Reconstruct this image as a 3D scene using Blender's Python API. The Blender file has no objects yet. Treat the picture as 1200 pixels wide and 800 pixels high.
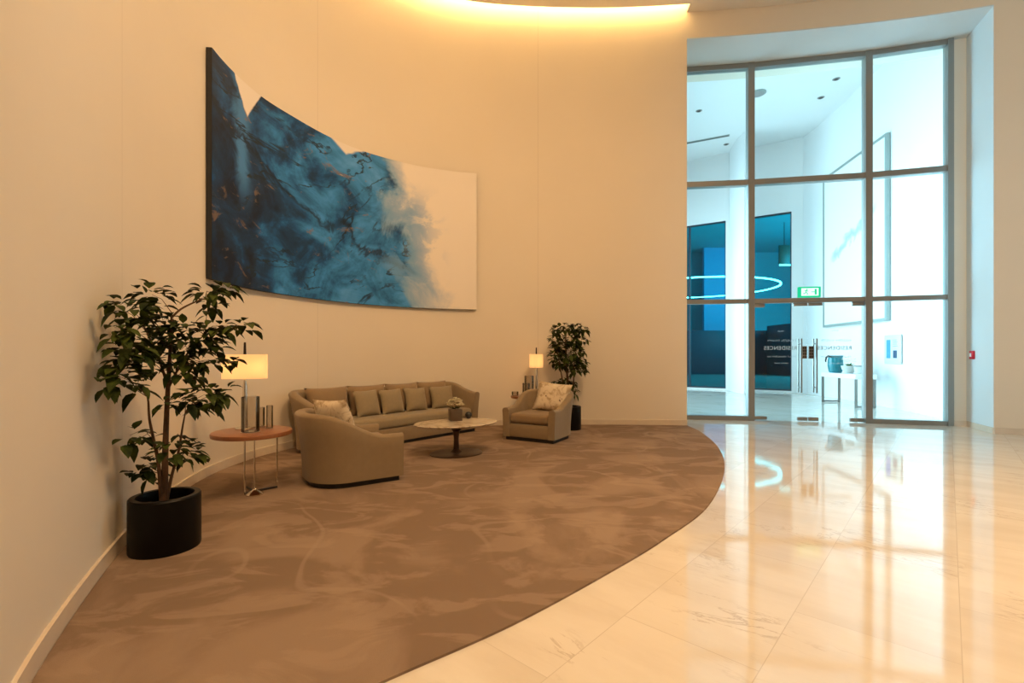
import bpy, bmesh, math, random
from mathutils import Vector, Matrix
R = random.Random(7)
sc = bpy.context.scene
COL = sc.collection
F, CX, HY, EYE = 560.0, 600.0, 414.5, 1.35     # focal length in pixels, principal column, horizon row, eye height
PI = math.pi

def at(px, Y, z=None, py=None):
    """a point at depth Y under picture column px (height z, or read from picture row py)"""
    if z is None:
        z = EYE + (HY - py) / F * Y
    return Vector(((px - CX) / F * Y, Y, z))

# ---------------------------------------------------------------- materials
def mat(name):
    m = bpy.data.materials.new(name); m.use_nodes = True
    nt = m.node_tree; nt.nodes.clear()
    return m, nt, nt.nodes, nt.links

def N(nodes, t, **kw):
    n = nodes.new(t)
    for k, v in kw.items():
        if k.startswith('i_'):
            n.inputs[k[2:].replace('_', ' ')].default_value = v
        else:
            setattr(n, k, v)
    return n

def rgba(c): return (c[0], c[1], c[2], 1.0)

def principled(name, color, rough=0.6, metal=0.0, spec=0.5, noise=0.0, nscale=40.0, bump=0.0, bscale=200.0, coat=0.0, sheen=0.0, ior=1.5):
    m, nt, nd, lk = mat(name)
    out = N(nd, 'ShaderNodeOutputMaterial'); b = N(nd, 'ShaderNodeBsdfPrincipled')
    lk.new(b.outputs[0], out.inputs[0])
    b.inputs['Base Color'].default_value = rgba(color); b.inputs['Roughness'].default_value = rough
    b.inputs['Metallic'].default_value = metal; b.inputs['Specular IOR Level'].default_value = spec
    b.inputs['Coat Weight'].default_value = coat; b.inputs['IOR'].default_value = ior
    if sheen: b.inputs['Sheen Weight'].default_value = sheen
    tc = N(nd, 'ShaderNodeTexCoord')
    if noise:
        nz = N(nd, 'ShaderNodeTexNoise'); nz.inputs['Scale'].default_value = nscale; nz.inputs['Detail'].default_value = 5
        lk.new(tc.outputs['Object'], nz.inputs['Vector'])
        mx = N(nd, 'ShaderNodeMix', data_type='RGBA')
        mx.inputs[6].default_value = rgba([c * (1 - noise) for c in color]); mx.inputs[7].default_value = rgba([min(1, c * (1 + noise)) for c in color])
        lk.new(nz.outputs[0], mx.inputs[0]); lk.new(mx.outputs[2], b.inputs['Base Color'])
    if bump:
        nb = N(nd, 'ShaderNodeTexNoise'); nb.inputs['Scale'].default_value = bscale; nb.inputs['Detail'].default_value = 3
        lk.new(tc.outputs['Object'], nb.inputs['Vector'])
        bp = N(nd, 'ShaderNodeBump'); bp.inputs['Strength'].default_value = bump; bp.inputs['Distance'].default_value = 0.01
        lk.new(nb.outputs[0], bp.inputs['Height']); lk.new(bp.outputs[0], b.inputs['Normal'])
    return m

def emission(name, color, strength):
    m, nt, nd, lk = mat(name)
    out = N(nd, 'ShaderNodeOutputMaterial'); e = N(nd, 'ShaderNodeEmission')
    e.inputs[0].default_value = rgba(color); e.inputs[1].default_value = strength
    lk.new(e.outputs[0], out.inputs[0]); return m

def glass(name, tint, refl=0.5, rough=0.0, ior=1.45):
    m, nt, nd, lk = mat(name)
    out = N(nd, 'ShaderNodeOutputMaterial'); t = N(nd, 'ShaderNodeBsdfTransparent'); g = N(nd, 'ShaderNodeBsdfGlossy')
    t.inputs[0].default_value = rgba(tint); g.inputs['Roughness'].default_value = rough
    fr = N(nd, 'ShaderNodeFresnel'); fr.inputs[0].default_value = ior
    mu = N(nd, 'ShaderNodeMath', operation='MULTIPLY'); mu.inputs[1].default_value = refl
    lk.new(fr.outputs[0], mu.inputs[0])
    mx = N(nd, 'ShaderNodeMixShader'); lk.new(mu.outputs[0], mx.inputs[0]); lk.new(t.outputs[0], mx.inputs[1]); lk.new(g.outputs[0], mx.inputs[2])
    lk.new(mx.outputs[0], out.inputs[0]); return m

def ramp(nd, stops):
    r = N(nd, 'ShaderNodeValToRGB'); cr = r.color_ramp
    while len(cr.elements) > 1: cr.elements.remove(cr.elements[-1])
    cr.elements[0].position = stops[0][0]; cr.elements[0].color = rgba(stops[0][1])
    for p, c in stops[1:]:
        e = cr.elements.new(p); e.color = rgba(c)
    return r

def mth(nd, lk, op, a, b=None, clamp=False):
    n = N(nd, 'ShaderNodeMath', operation=op); n.use_clamp = clamp
    for i, v in enumerate((a, b)):
        if v is None: continue
        if isinstance(v, (int, float)): n.inputs[i].default_value = v
        else: lk.new(v, n.inputs[i])
    return n.outputs[0]

def smooth(nd, lk, v, a, b):
    n = N(nd, 'ShaderNodeMapRange', interpolation_type='SMOOTHSTEP')
    lk.new(v, n.inputs[0]); n.inputs[1].default_value = a; n.inputs[2].default_value = b
    return n.outputs[0]

def mixc(nd, lk, fac, a, b):
    n = N(nd, 'ShaderNodeMix', data_type='RGBA')
    if isinstance(fac, (int, float)): n.inputs[0].default_value = fac
    else: lk.new(fac, n.inputs[0])
    for i, v in ((6, a), (7, b)):
        if isinstance(v, (tuple, list)): n.inputs[i].default_value = rgba(v)
        else: lk.new(v, n.inputs[i])
    return n.outputs[2]

def noise(nd, lk, vec, scale, detail=5, rough=0.55, dist=0.0):
    n = N(nd, 'ShaderNodeTexNoise'); n.inputs['Scale'].default_value = scale; n.inputs['Detail'].default_value = detail
    n.inputs['Roughness'].default_value = rough; n.inputs['Distortion'].default_value = dist
    lk.new(vec, n.inputs['Vector']); return n.outputs[0]

def mapping(nd, lk, vec, loc=(0, 0, 0), rot=(0, 0, 0), scl=(1, 1, 1)):
    n = N(nd, 'ShaderNodeMapping'); lk.new(vec, n.inputs[0])
    n.inputs[1].default_value = loc; n.inputs[2].default_value = rot; n.inputs[3].default_value = scl
    return n.outputs[0]

WALLC = (0.80, 0.72, 0.60)
def wall_material():
    m, nt, nd, lk = mat('cream_plaster')
    out = N(nd, 'ShaderNodeOutputMaterial'); b = N(nd, 'ShaderNodeBsdfPrincipled'); lk.new(b.outputs[0], out.inputs[0])
    b.inputs['Roughness'].default_value = 0.75; b.inputs['Specular IOR Level'].default_value = 0.25
    uv = N(nd, 'ShaderNodeUVMap'); sp = N(nd, 'ShaderNodeSeparateXYZ'); lk.new(uv.outputs[0], sp.inputs[0])
    # fine vertical panel joints, one every few metres along the curve (u is metres along the wall)
    q = mth(nd, lk, 'SUBTRACT', sp.outputs[0], 2.48)
    fr = mth(nd, lk, 'PINGPONG', q, 2.05)
    ln = mth(nd, lk, 'LESS_THAN', fr, 0.004)
    tc = N(nd, 'ShaderNodeTexCoord')
    nz = noise(nd, lk, tc.outputs['Object'], 0.9, 4)
    base = mixc(nd, lk, nz, [c * 0.97 for c in WALLC], [c * 1.03 for c in WALLC])
    lk.new(mixc(nd, lk, mth(nd, lk, 'MULTIPLY', ln, 0.22), base, (0.3, 0.24, 0.18)), b.inputs['Base Color'])
    return m

def marble_floor():
    m, nt, nd, lk = mat('cream_marble_floor')
    out = N(nd, 'ShaderNodeOutputMaterial'); b = N(nd, 'ShaderNodeBsdfPrincipled'); lk.new(b.outputs[0], out.inputs[0])
    b.inputs['Roughness'].default_value = 0.06; b.inputs['IOR'].default_value = 1.7
    tc = N(nd, 'ShaderNodeTexCoord'); obj = tc.outputs['Object']
    rot = mapping(nd, lk, obj, loc=(0.35, 0.0, 0), rot=(0, 0, math.radians(-47.6)))
    br = N(nd, 'ShaderNodeTexBrick'); br.offset = 0.5
    lk.new(mapping(nd, lk, rot, loc=(0, 0.045, 0)), br.inputs['Vector'])
    br.inputs['Scale'].default_value = 1.0; br.inputs['Brick Width'].default_value = 1.28; br.inputs['Row Height'].default_value = 0.64
    br.inputs['Mortar Size'].default_value = 0.0022; br.inputs['Mortar Smooth'].default_value = 0.2; br.inputs['Bias'].default_value = 0.0
    br.inputs['Color1'].default_value = (0, 0, 0, 1); br.inputs['Color2'].default_value = (1, 1, 1, 1); br.inputs['Mortar'].default_value = (0.5, 0.5, 0.5, 1)
    # per-tile shift of the veining
    va = N(nd, 'ShaderNodeVectorMath', operation='ADD'); sc_ = N(nd, 'ShaderNodeVectorMath', operation='SCALE'); sc_.inputs[3].default_value = 7.0
    lk.new(br.outputs['Color'], sc_.inputs[0]); lk.new(rot, va.inputs[0]); lk.new(sc_.outputs[0], va.inputs[1])
    st = mapping(nd, lk, va.outputs[0], rot=(0, 0, math.radians(28)), scl=(3.2, 0.75, 1))
    n1 = noise(nd, lk, st, 1.9, 9, 0.62, 0.9)
    v1 = mth(nd, lk, 'ABSOLUTE', mth(nd, lk, 'SUBTRACT', n1, 0.5))
    vein = mth(nd, lk, 'SUBTRACT', 1.0, smooth(nd, lk, v1, 0.0, 0.022))
    msk = smooth(nd, lk, noise(nd, lk, obj, 1.3, 4), 0.5, 0.68)
    vein = mth(nd, lk, 'MULTIPLY', vein, msk)
    cloud = noise(nd, lk, st, 0.9, 6, 0.6, 0.4)
    base = mixc(nd, lk, smooth(nd, lk, cloud, 0.3, 0.75), (0.80, 0.755, 0.68), (0.70, 0.64, 0.555))
    base = mixc(nd, lk, mth(nd, lk, 'MULTIPLY', vein, 0.6), base, (0.36, 0.27, 0.20))
    base = mixc(nd, lk, mth(nd, lk, 'MULTIPLY', br.outputs['Fac'], 0.38), base, (0.36, 0.29, 0.22))
    lk.new(base, b.inputs['Base Color'])
    bp = N(nd, 'ShaderNodeBump'); bp.inputs['Strength'].default_value = 0.012; bp.inputs['Distance'].default_value = 0.05
    lk.new(noise(nd, lk, obj, 2.2, 2), bp.inputs['Height']); lk.new(bp.outputs[0], b.inputs['Normal'])
    return m

def carpet_material():
    m, nt, nd, lk = mat('taupe_carpet')
    out = N(nd, 'ShaderNodeOutputMaterial'); b = N(nd, 'ShaderNodeBsdfPrincipled'); lk.new(b.outputs[0], out.inputs[0])
    b.inputs['Roughness'].default_value = 0.95; b.inputs['Specular IOR Level'].default_value = 0.1
    tc = N(nd, 'ShaderNodeTexCoord'); obj = tc.outputs['Object']
    # brushed pile: soft lighter patches with sharp borders, and sweeping vacuum lines
    st = mapping(nd, lk, obj, rot=(0, 0, 0.5), scl=(1.0, 0.7, 1))
    p = noise(nd, lk, st, 1.15, 5, 0.5, 0.8)
    patch = smooth(nd, lk, p, 0.48, 0.62)
    p2 = smooth(nd, lk, noise(nd, lk, mapping(nd, lk, obj, loc=(5, 3, 0), scl=(0.7, 1.3, 1)), 2.6, 6, 0.55, 0.9), 0.50, 0.60)
    wv = N(nd, 'ShaderNodeTexNoise'); wv.inputs['Scale'].default_value = 0.42; wv.inputs['Detail'].default_value = 1.5
    lk.new(mapping(nd, lk, obj, loc=(2.2, 0.4, 0)), wv.inputs['Vector'])
    k = mth(nd, lk, 'MULTIPLY', wv.outputs[0], 9.0)
    fr = mth(nd, lk, 'ABSOLUTE', mth(nd, lk, 'SUBTRACT', mth(nd, lk, 'FRACT', k), 0.5))
    line = mth(nd, lk, 'SUBTRACT', 1.0, smooth(nd, lk, fr, 0.01, 0.05))
    line = mth(nd, lk, 'MULTIPLY', line, smooth(nd, lk, noise(nd, lk, obj, 1.0, 2), 0.42, 0.6))
    fine = noise(nd, lk, obj, 260, 2)
    base = mixc(nd, lk, patch, (0.245, 0.170, 0.120), (0.345, 0.248, 0.180))
    base = mixc(nd, lk, mth(nd, lk, 'MULTIPLY', p2, 0.45), base, (0.43, 0.315, 0.235))
    base = mixc(nd, lk, mth(nd, lk, 'MULTIPLY', line, 0.4), base, (0.44, 0.33, 0.25))
    base = mixc(nd, lk, mth(nd, lk, 'MULTIPLY', fine, 0.35), base, (0.19, 0.13, 0.09))
    lk.new(base, b.inputs['Base Color'])
    bp = N(nd, 'ShaderNodeBump'); bp.inputs['Strength'].default_value = 0.5; bp.inputs['Distance'].default_value = 0.006
    lk.new(noise(nd, lk, obj, 320, 2), bp.inputs['Height']); lk.new(bp.outputs[0], b.inputs['Normal'])
    return m

def painting_material():
    m, nt, nd, lk = mat('abstract_paint')
    out = N(nd, 'ShaderNodeOutputMaterial'); b = N(nd, 'ShaderNodeBsdfPrincipled'); lk.new(b.outputs[0], out.inputs[0])
    b.inputs['Roughness'].default_value = 0.55; b.inputs['Specular IOR Level'].default_value = 0.3
    uvn = N(nd, 'ShaderNodeUVMap'); uv = uvn.outputs[0]          # metres: u along the canvas 0..L, v 0..2.52
    sp = N(nd, 'ShaderNodeSeparateXYZ'); lk.new(uv, sp.inputs[0]); u, v = sp.outputs[0], sp.outputs[1]
    flow = noise(nd, lk, mapping(nd, lk, uv, scl=(1.0, 0.8, 1)), 1.25, 13, 0.60, 0.9)
    flow2 = noise(nd, lk, mapping(nd, lk, uv, loc=(7, 3, 0), rot=(0, 0, 0.6), scl=(0.8, 1.2, 1)), 2.0, 13, 0.62, 0.7)
    # darkness decreases from the left end of the canvas to the middle
    lft = mth(nd, lk, 'SUBTRACT', 1.0, smooth(nd, lk, u, 0.1, 2.4))
    t = mth(nd, lk, 'ADD', mth(nd, lk, 'MULTIPLY', flow, 1.0), mth(nd, lk, 'MULTIPLY', lft, -0.26))
    t = mth(nd, lk, 'ADD', t, mth(nd, lk, 'MULTIPLY', mth(nd, lk, 'SUBTRACT', flow2, 0.5), 0.75))
    cr = ramp(nd, [(0.12, (0.007, 0.014, 0.035)), (0.30, (0.010, 0.045, 0.12)), (0.38, (0.012, 0.09, 0.25)), (0.47, (0.028, 0.18, 0.45)), (0.57, (0.048, 0.26, 0.64)), (0.72, (0.10, 0.35, 0.80))])
    lk.new(t, cr.inputs[0]); c = cr.outputs[0]
    # a pale blue fall of paint near the left end
    fall = mth(nd, lk, 'MULTIPLY', mth(nd, lk, 'SUBTRACT', 1.0, smooth(nd, lk, mth(nd, lk, 'ABSOLUTE', mth(nd, lk, 'ADD', mth(nd, lk, 'SUBTRACT', u, 0.62), mth(nd, lk, 'MULTIPLY', mth(nd, lk, 'SUBTRACT', flow2, 0.5), 0.5))), 0.03, 0.22)), smooth(nd, lk, v, 0.9, 1.5))
    c = mixc(nd, lk, mth(nd, lk, 'MULTIPLY', fall, 0.75), c, (0.085, 0.30, 0.68))
    # ink veins
    vn = noise(nd, lk, mapping(nd, lk, uv, loc=(3, 1, 0), rot=(0, 0, -0.5), scl=(0.55, 1.2, 1)), 0.7, 5, 0.55, 1.6)
    vein = mth(nd, lk, 'SUBTRACT', 1.0, smooth(nd, lk, mth(nd, lk, 'ABSOLUTE', mth(nd, lk, 'SUBTRACT', vn, 0.5)), 0.004, 0.016))
    c = mixc(nd, lk, mth(nd, lk, 'MULTIPLY', mth(nd, lk, 'MULTIPLY', vein, smooth(nd, lk, flow2, 0.40, 0.58)), 0.9), c, (0.012, 0.022, 0.035))
    # one long crack running down from the upper left
    ck = mth(nd, lk, 'ADD', mth(nd, lk, 'SUBTRACT', v, 1.95), mth(nd, lk, 'MULTIPLY', u, 0.36))
    ck = mth(nd, lk, 'ADD', ck, mth(nd, lk, 'MULTIPLY', mth(nd, lk, 'SUBTRACT', flow, 0.5), 1.3))
    ck = mth(nd, lk, 'MULTIPLY', mth(nd, lk, 'SUBTRACT', 1.0, smooth(nd, lk, mth(nd, lk, 'ABSOLUTE', ck), 0.01, 0.09)), smooth(nd, lk, flow2, 0.36, 0.5))
    c = mixc(nd, lk, mth(nd, lk, 'MULTIPLY', ck, 0.85), c, (0.010, 0.02, 0.04))
    # rust and cream flecks beside the veins
    fl = noise(nd, lk, mapping(nd, lk, uv, loc=(1, 9, 0), scl=(0.8, 1.5, 1)), 2.6, 10, 0.7, 1.0)
    rust = smooth(nd, lk, fl, 0.59, 0.66)
    c = mixc(nd, lk, mth(nd, lk, 'MULTIPLY', rust, 0.65), c, (0.27, 0.165, 0.10))
    cream = smooth(nd, lk, fl, 0.69, 0.73)
    c = mixc(nd, lk, mth(nd, lk, 'MULTIPLY', cream, 0.8), c, (0.62, 0.52, 0.42))
    # unpainted white: the right end, a bay at the upper edge, a notch by the upper left corner
    WH = (0.86, 0.79, 0.71)
    big = noise(nd, lk, mapping(nd, lk, uv, loc=(11, 4, 0)), 0.9, 9, 0.6, 0.6)
    e = mth(nd, lk, 'ADD', mth(nd, lk, 'MULTIPLY', v, 0.30), u)                     # boundary leans: lower = further right
    e = mth(nd, lk, 'ADD', e, mth(nd, lk, 'MULTIPLY', mth(nd, lk, 'SUBTRACT', big, 0.5), 2.1))
    wh = smooth(nd, lk, e, 3.82, 3.96)
    soft = smooth(nd, lk, e, 3.72, 4.35)
    smoke = mixc(nd, lk, soft, (0.22, 0.39, 0.62), WH)
    c = mixc(nd, lk, smooth(nd, lk, e, 3.62, 3.84), c, smoke)
    # drifting teal wash over the white end
    bl = noise(nd, lk, mapping(nd, lk, uv, loc=(2, 6, 0), scl=(1.0, 1.1, 1)), 1.7, 10, 0.65, 0.8)
    zone = mth(nd, lk, 'MULTIPLY', mth(nd, lk, 'SUBTRACT', 1.0, smooth(nd, lk, u, 3.5, 4.35)), mth(nd, lk, 'SUBTRACT', 1.0, smooth(nd, lk, v, 1.5, 2.3)))
    zone = mth(nd, lk, 'MULTIPLY', mth(nd, lk, 'MULTIPLY', zone, smooth(nd, lk, v, 0.1, 0.6)), smooth(nd, lk, u, 2.9, 3.4))
    c = mixc(nd, lk, mth(nd, lk, 'MULTIPLY', mth(nd, lk, 'MULTIPLY', smooth(nd, lk, bl, 0.46, 0.57), zone), 0.75), c, (0.17, 0.35, 0.62))
    n0 = mth(nd, lk, 'ADD', mth(nd, lk, 'ABSOLUTE', mth(nd, lk, 'SUBTRACT', u, 0.70)), mth(nd, lk, 'MULTIPLY', mth(nd, lk, 'SUBTRACT', 2.53, v), 0.62))
    n0 = mth(nd, lk, 'ADD', n0, mth(nd, lk, 'MULTIPLY', mth(nd, lk, 'SUBTRACT', flow, 0.5), 0.22))
    c = mixc(nd, lk, mth(nd, lk, 'SUBTRACT', 1.0, smooth(nd, lk, n0, 0.235, 0.265)), c, WH)
    n1 = mth(nd, lk, 'ADD', mth(nd, lk, 'MULTIPLY', mth(nd, lk, 'ABSOLUTE', mth(nd, lk, 'SUBTRACT', u, 2.45)), 0.6), mth(nd, lk, 'SUBTRACT', 2.53, v))
    n1 = mth(nd, lk, 'ADD', n1, mth(nd, lk, 'MULTIPLY', mth(nd, lk, 'SUBTRACT', flow, 0.5), 0.3))
    c = mixc(nd, lk, mth(nd, lk, 'SUBTRACT', 1.0, smooth(nd, lk, n1, 0.17, 0.22)), c, WH)
    lk.new(c, b.inputs['Base Color'])
    bp = N(nd, 'ShaderNodeBump'); bp.inputs['Strength'].default_value = 0.25; bp.inputs['Distance'].default_value = 0.01
    lk.new(flow2, bp.inputs['Height']); lk.new(bp.outputs[0], b.inputs['Normal'])
    return m

def print_fabric():
    m, nt, nd, lk = mat('cream_print_fabric')
    out = N(nd, 'ShaderNodeOutputMaterial'); b = N(nd, 'ShaderNodeBsdfPrincipled'); lk.new(b.outputs[0], out.inputs[0])
    b.inputs['Roughness'].default_value = 0.85; b.inputs['Specular IOR Level'].default_value = 0.2
    tc = N(nd, 'ShaderNodeTexCoord'); o = tc.outputs['Object']
    n1 = noise(nd, lk, o, 7, 7, 0.6, 1.2)
    c = mixc(nd, lk, smooth(nd, lk, n1, 0.45, 0.62), (0.70, 0.60, 0.46), (0.44, 0.33, 0.21))
    n2 = noise(nd, lk, mapping(nd, lk, o, loc=(3, 1, 2)), 9, 4, 0.5, 0.5)
    c = mixc(nd, lk, smooth(nd, lk, n2, 0.655, 0.685), c, (0.10, 0.065, 0.04))
    lk.new(c, b.inputs['Base Color']); return m

def wood_material():
    m, nt, nd, lk = mat('reddish_wood')
    out = N(nd, 'ShaderNodeOutputMaterial'); b = N(nd, 'ShaderNodeBsdfPrincipled'); lk.new(b.outputs[0], out.inputs[0])
    b.inputs['Roughness'].default_value = 0.3
    tc = N(nd, 'ShaderNodeTexCoord'); o = tc.outputs['Object']
    g = noise(nd, lk, mapping(nd, lk, o, scl=(2, 26, 2)), 2.0, 6, 0.6, 0.5)
    lk.new(mixc(nd, lk, g, (0.36, 0.15, 0.065), (0.22, 0.075, 0.03)), b.inputs['Base Color']); return m

def table_marble():
    m, nt, nd, lk = mat('veined_table_marble')
    out = N(nd, 'ShaderNodeOutputMaterial'); b = N(nd, 'ShaderNodeBsdfPrincipled'); lk.new(b.outputs[0], out.inputs[0])
    b.inputs['Roughness'].default_value = 0.14
    tc = N(nd, 'ShaderNodeTexCoord'); o = tc.outputs['Object']
    n1 = noise(nd, lk, o, 2.4, 8, 0.6, 1.4)
    vein = mth(nd, lk, 'SUBTRACT', 1.0, smooth(nd, lk, mth(nd, lk, 'ABSOLUTE', mth(nd, lk, 'SUBTRACT', n1, 0.5)), 0.005, 0.05))
    lk.new(mixc(nd, lk, mth(nd, lk, 'MULTIPLY', vein, 0.7), (0.66, 0.56, 0.43), (0.36, 0.26, 0.17)), b.inputs['Base Color']); return m

def leaf_material():
    m, nt, nd, lk = mat('green_leaf')
    out = N(nd, 'ShaderNodeOutputMaterial'); b = N(nd, 'ShaderNodeBsdfPrincipled'); lk.new(b.outputs[0], out.inputs[0])
    b.inputs['Roughness'].default_value = 0.55; b.inputs['Specular IOR Level'].default_value = 0.15
    tc = N(nd, 'ShaderNodeTexCoord'); n1 = noise(nd, lk, tc.outputs['Object'], 9, 3)
    lk.new(mixc(nd, lk, smooth(nd, lk, n1, 0.35, 0.7), (0.010, 0.019, 0.004), (0.062, 0.085, 0.012)), b.inputs['Base Color']); return m

def shade_material():
    m, nt, nd, lk = mat('lamp_shade_fabric')
    out = N(nd, 'ShaderNodeOutputMaterial'); t = N(nd, 'ShaderNodeBsdfTranslucent'); d = N(nd, 'ShaderNodeBsdfDiffuse'); e = N(nd, 'ShaderNodeEmission')
    t.inputs[0].default_value = (0.90, 0.72, 0.50, 1); d.inputs[0].default_value = (0.8, 0.7, 0.5, 1)
    e.inputs[0].default_value = (1.0, 0.70, 0.34, 1); e.inputs[1].default_value = 0.22
    mx = N(nd, 'ShaderNodeMixShader'); mx.inputs[0].default_value = 0.35
    lk.new(t.outputs[0], mx.inputs[1]); lk.new(d.outputs[0], mx.inputs[2])
    ad = N(nd, 'ShaderNodeAddShader'); lk.new(mx.outputs[0], ad.inputs[0]); lk.new(e.outputs[0], ad.inputs[1])
    lk.new(ad.outputs[0], out.inputs[0]); return m

M = dict(
    wall=wall_material(), floor=marble_floor(), carpet=carpet_material(), paint=painting_material(), printf=print_fabric(),
    wood=wood_material(), tmarble=table_marble(), leaf=leaf_material(), shade=shade_material(),
    ceiling=principled('ceiling_paint', (0.80, 0.75, 0.68), 0.8, spec=0.2, noise=0.02, nscale=2),
    reveal=principled('reveal_daylight_tint', (0.70, 0.76, 0.78), 0.7, spec=0.25, noise=0.02, nscale=2),  # bluish white puts the cool daylight into the colour
    base=principled('marble_skirting', (0.74, 0.64, 0.52), 0.25, noise=0.10, nscale=7),
    velvet=principled('khaki_velvet', (0.27, 0.195, 0.115), 0.85, spec=0.2, noise=0.10, nscale=14, bump=0.15, bscale=500, sheen=0.25),
    khaki=principled('khaki_cushion', (0.30, 0.235, 0.145), 0.85, spec=0.2, noise=0.10, nscale=18, bump=0.15, bscale=400, sheen=0.2),
    tan=principled('tan_cushion', (0.27, 0.185, 0.105), 0.85, spec=0.2, noise=0.12, nscale=10, bump=0.15, bscale=400, sheen=0.2),
    plinth=principled('black_plinth', (0.012, 0.009, 0.007), 0.5),
    planter=principled('black_planter', (0.004, 0.0032, 0.003), 0.38, spec=0.16),
    soil=principled('soil', (0.014, 0.010, 0.007), 0.95, noise=0.5, nscale=30, bump=0.8, bscale=40),
    bark=principled('bark', (0.11, 0.055, 0.025), 0.8, noise=0.35, nscale=35, bump=0.4, bscale=90),
    chrome=principled('chrome', (0.78, 0.74, 0.68), 0.12, metal=1.0),
    steel=principled('satin_steel', (0.22, 0.20, 0.18), 0.38, metal=1.0),
    frame=principled('grey_aluminium', (0.30, 0.29, 0.27), 0.4, metal=0.6),
    dark=principled('dark_metal', (0.03, 0.022, 0.018), 0.4, metal=0.5),
    bronze=principled('dark_bronze', (0.085, 0.05, 0.032), 0.35, metal=0.7),
    vasebrown=principled('brown_ceramic', (0.09, 0.058, 0.035), 0.4, noise=0.1, nscale=20),
    petal=principled('cream_petal', (0.80, 0.74, 0.55), 0.7, noise=0.1, nscale=40),
    navy=principled('dark_glazed_ball', (0.02, 0.02, 0.022), 0.25),
    white=principled('white_paint', (0.86, 0.86, 0.86), 0.6, spec=0.3, noise=0.015, nscale=1.5),
    whitelac=principled('white_lacquer', (0.82, 0.83, 0.84), 0.25),
    canvas_edge=principled('canvas_edge_paint', (0.009, 0.010, 0.013), 0.6, noise=0.5, nscale=12),
    teal=principled('teal_glaze', (0.005, 0.20, 0.25), 0.2, noise=0.25, nscale=8),
    ceramic=principled('pale_ceramic', (0.62, 0.62, 0.58), 0.4, noise=0.08, nscale=20),
    greyceramic=principled('grey_ceramic', (0.30, 0.30, 0.29), 0.5, noise=0.1, nscale=20),
    freshleaf=principled('fresh_leaf', (0.06, 0.15, 0.03), 0.5, noise=0.3, nscale=30),
    red=principled('red_plastic', (0.55, 0.01, 0.03), 0.4),
    blue=principled('blue_print', (0.06, 0.28, 0.60), 0.5, noise=0.25, nscale=10),
    darkblue=principled('dark_blue_print', (0.03, 0.07, 0.14), 0.5),
    green=principled('green_plastic', (0.0, 0.33, 0.14), 0.4),
    lettering=principled('pale_grey_lettering', (0.48, 0.52, 0.54), 0.5),
    pframe=principled('pale_metal_picture_frame', (0.34, 0.39, 0.37), 0.4, metal=0.3),
    navywall=principled('deep_blue_wall', (0.09, 0.36, 0.40), 0.6, noise=0.1, nscale=1),
    bluelit=principled('blue_lit_band', (0.01, 0.36, 0.58), 0.5),
    navydark=principled('dark_joinery', (0.012, 0.03, 0.05), 0.5, noise=0.1, nscale=2),
    glass=glass('clear_glass', (0.95, 0.985, 0.99), 0.55),
    smoke=glass('smoked_glass', (0.91, 0.89, 0.86), 0.9, 0.03, 1.55),
    tint=glass('blue_tinted_glass', (0.20, 0.74, 0.82), 0.12),
    led=emission('warm_led', (1.0, 0.645, 0.245), 30.0),
    ring=emission('white_led_ring', (1.0, 0.97, 0.95), 16.0),
    lit=emission('lit_panel', (1.0, 0.95, 0.9), 9.0),
    signface=emission('exit_sign_face', (0.62, 1.0, 0.80), 1.5),
    signgreen=emission('exit_sign_green', (0.02, 0.75, 0.35), 0.9),
)

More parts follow.
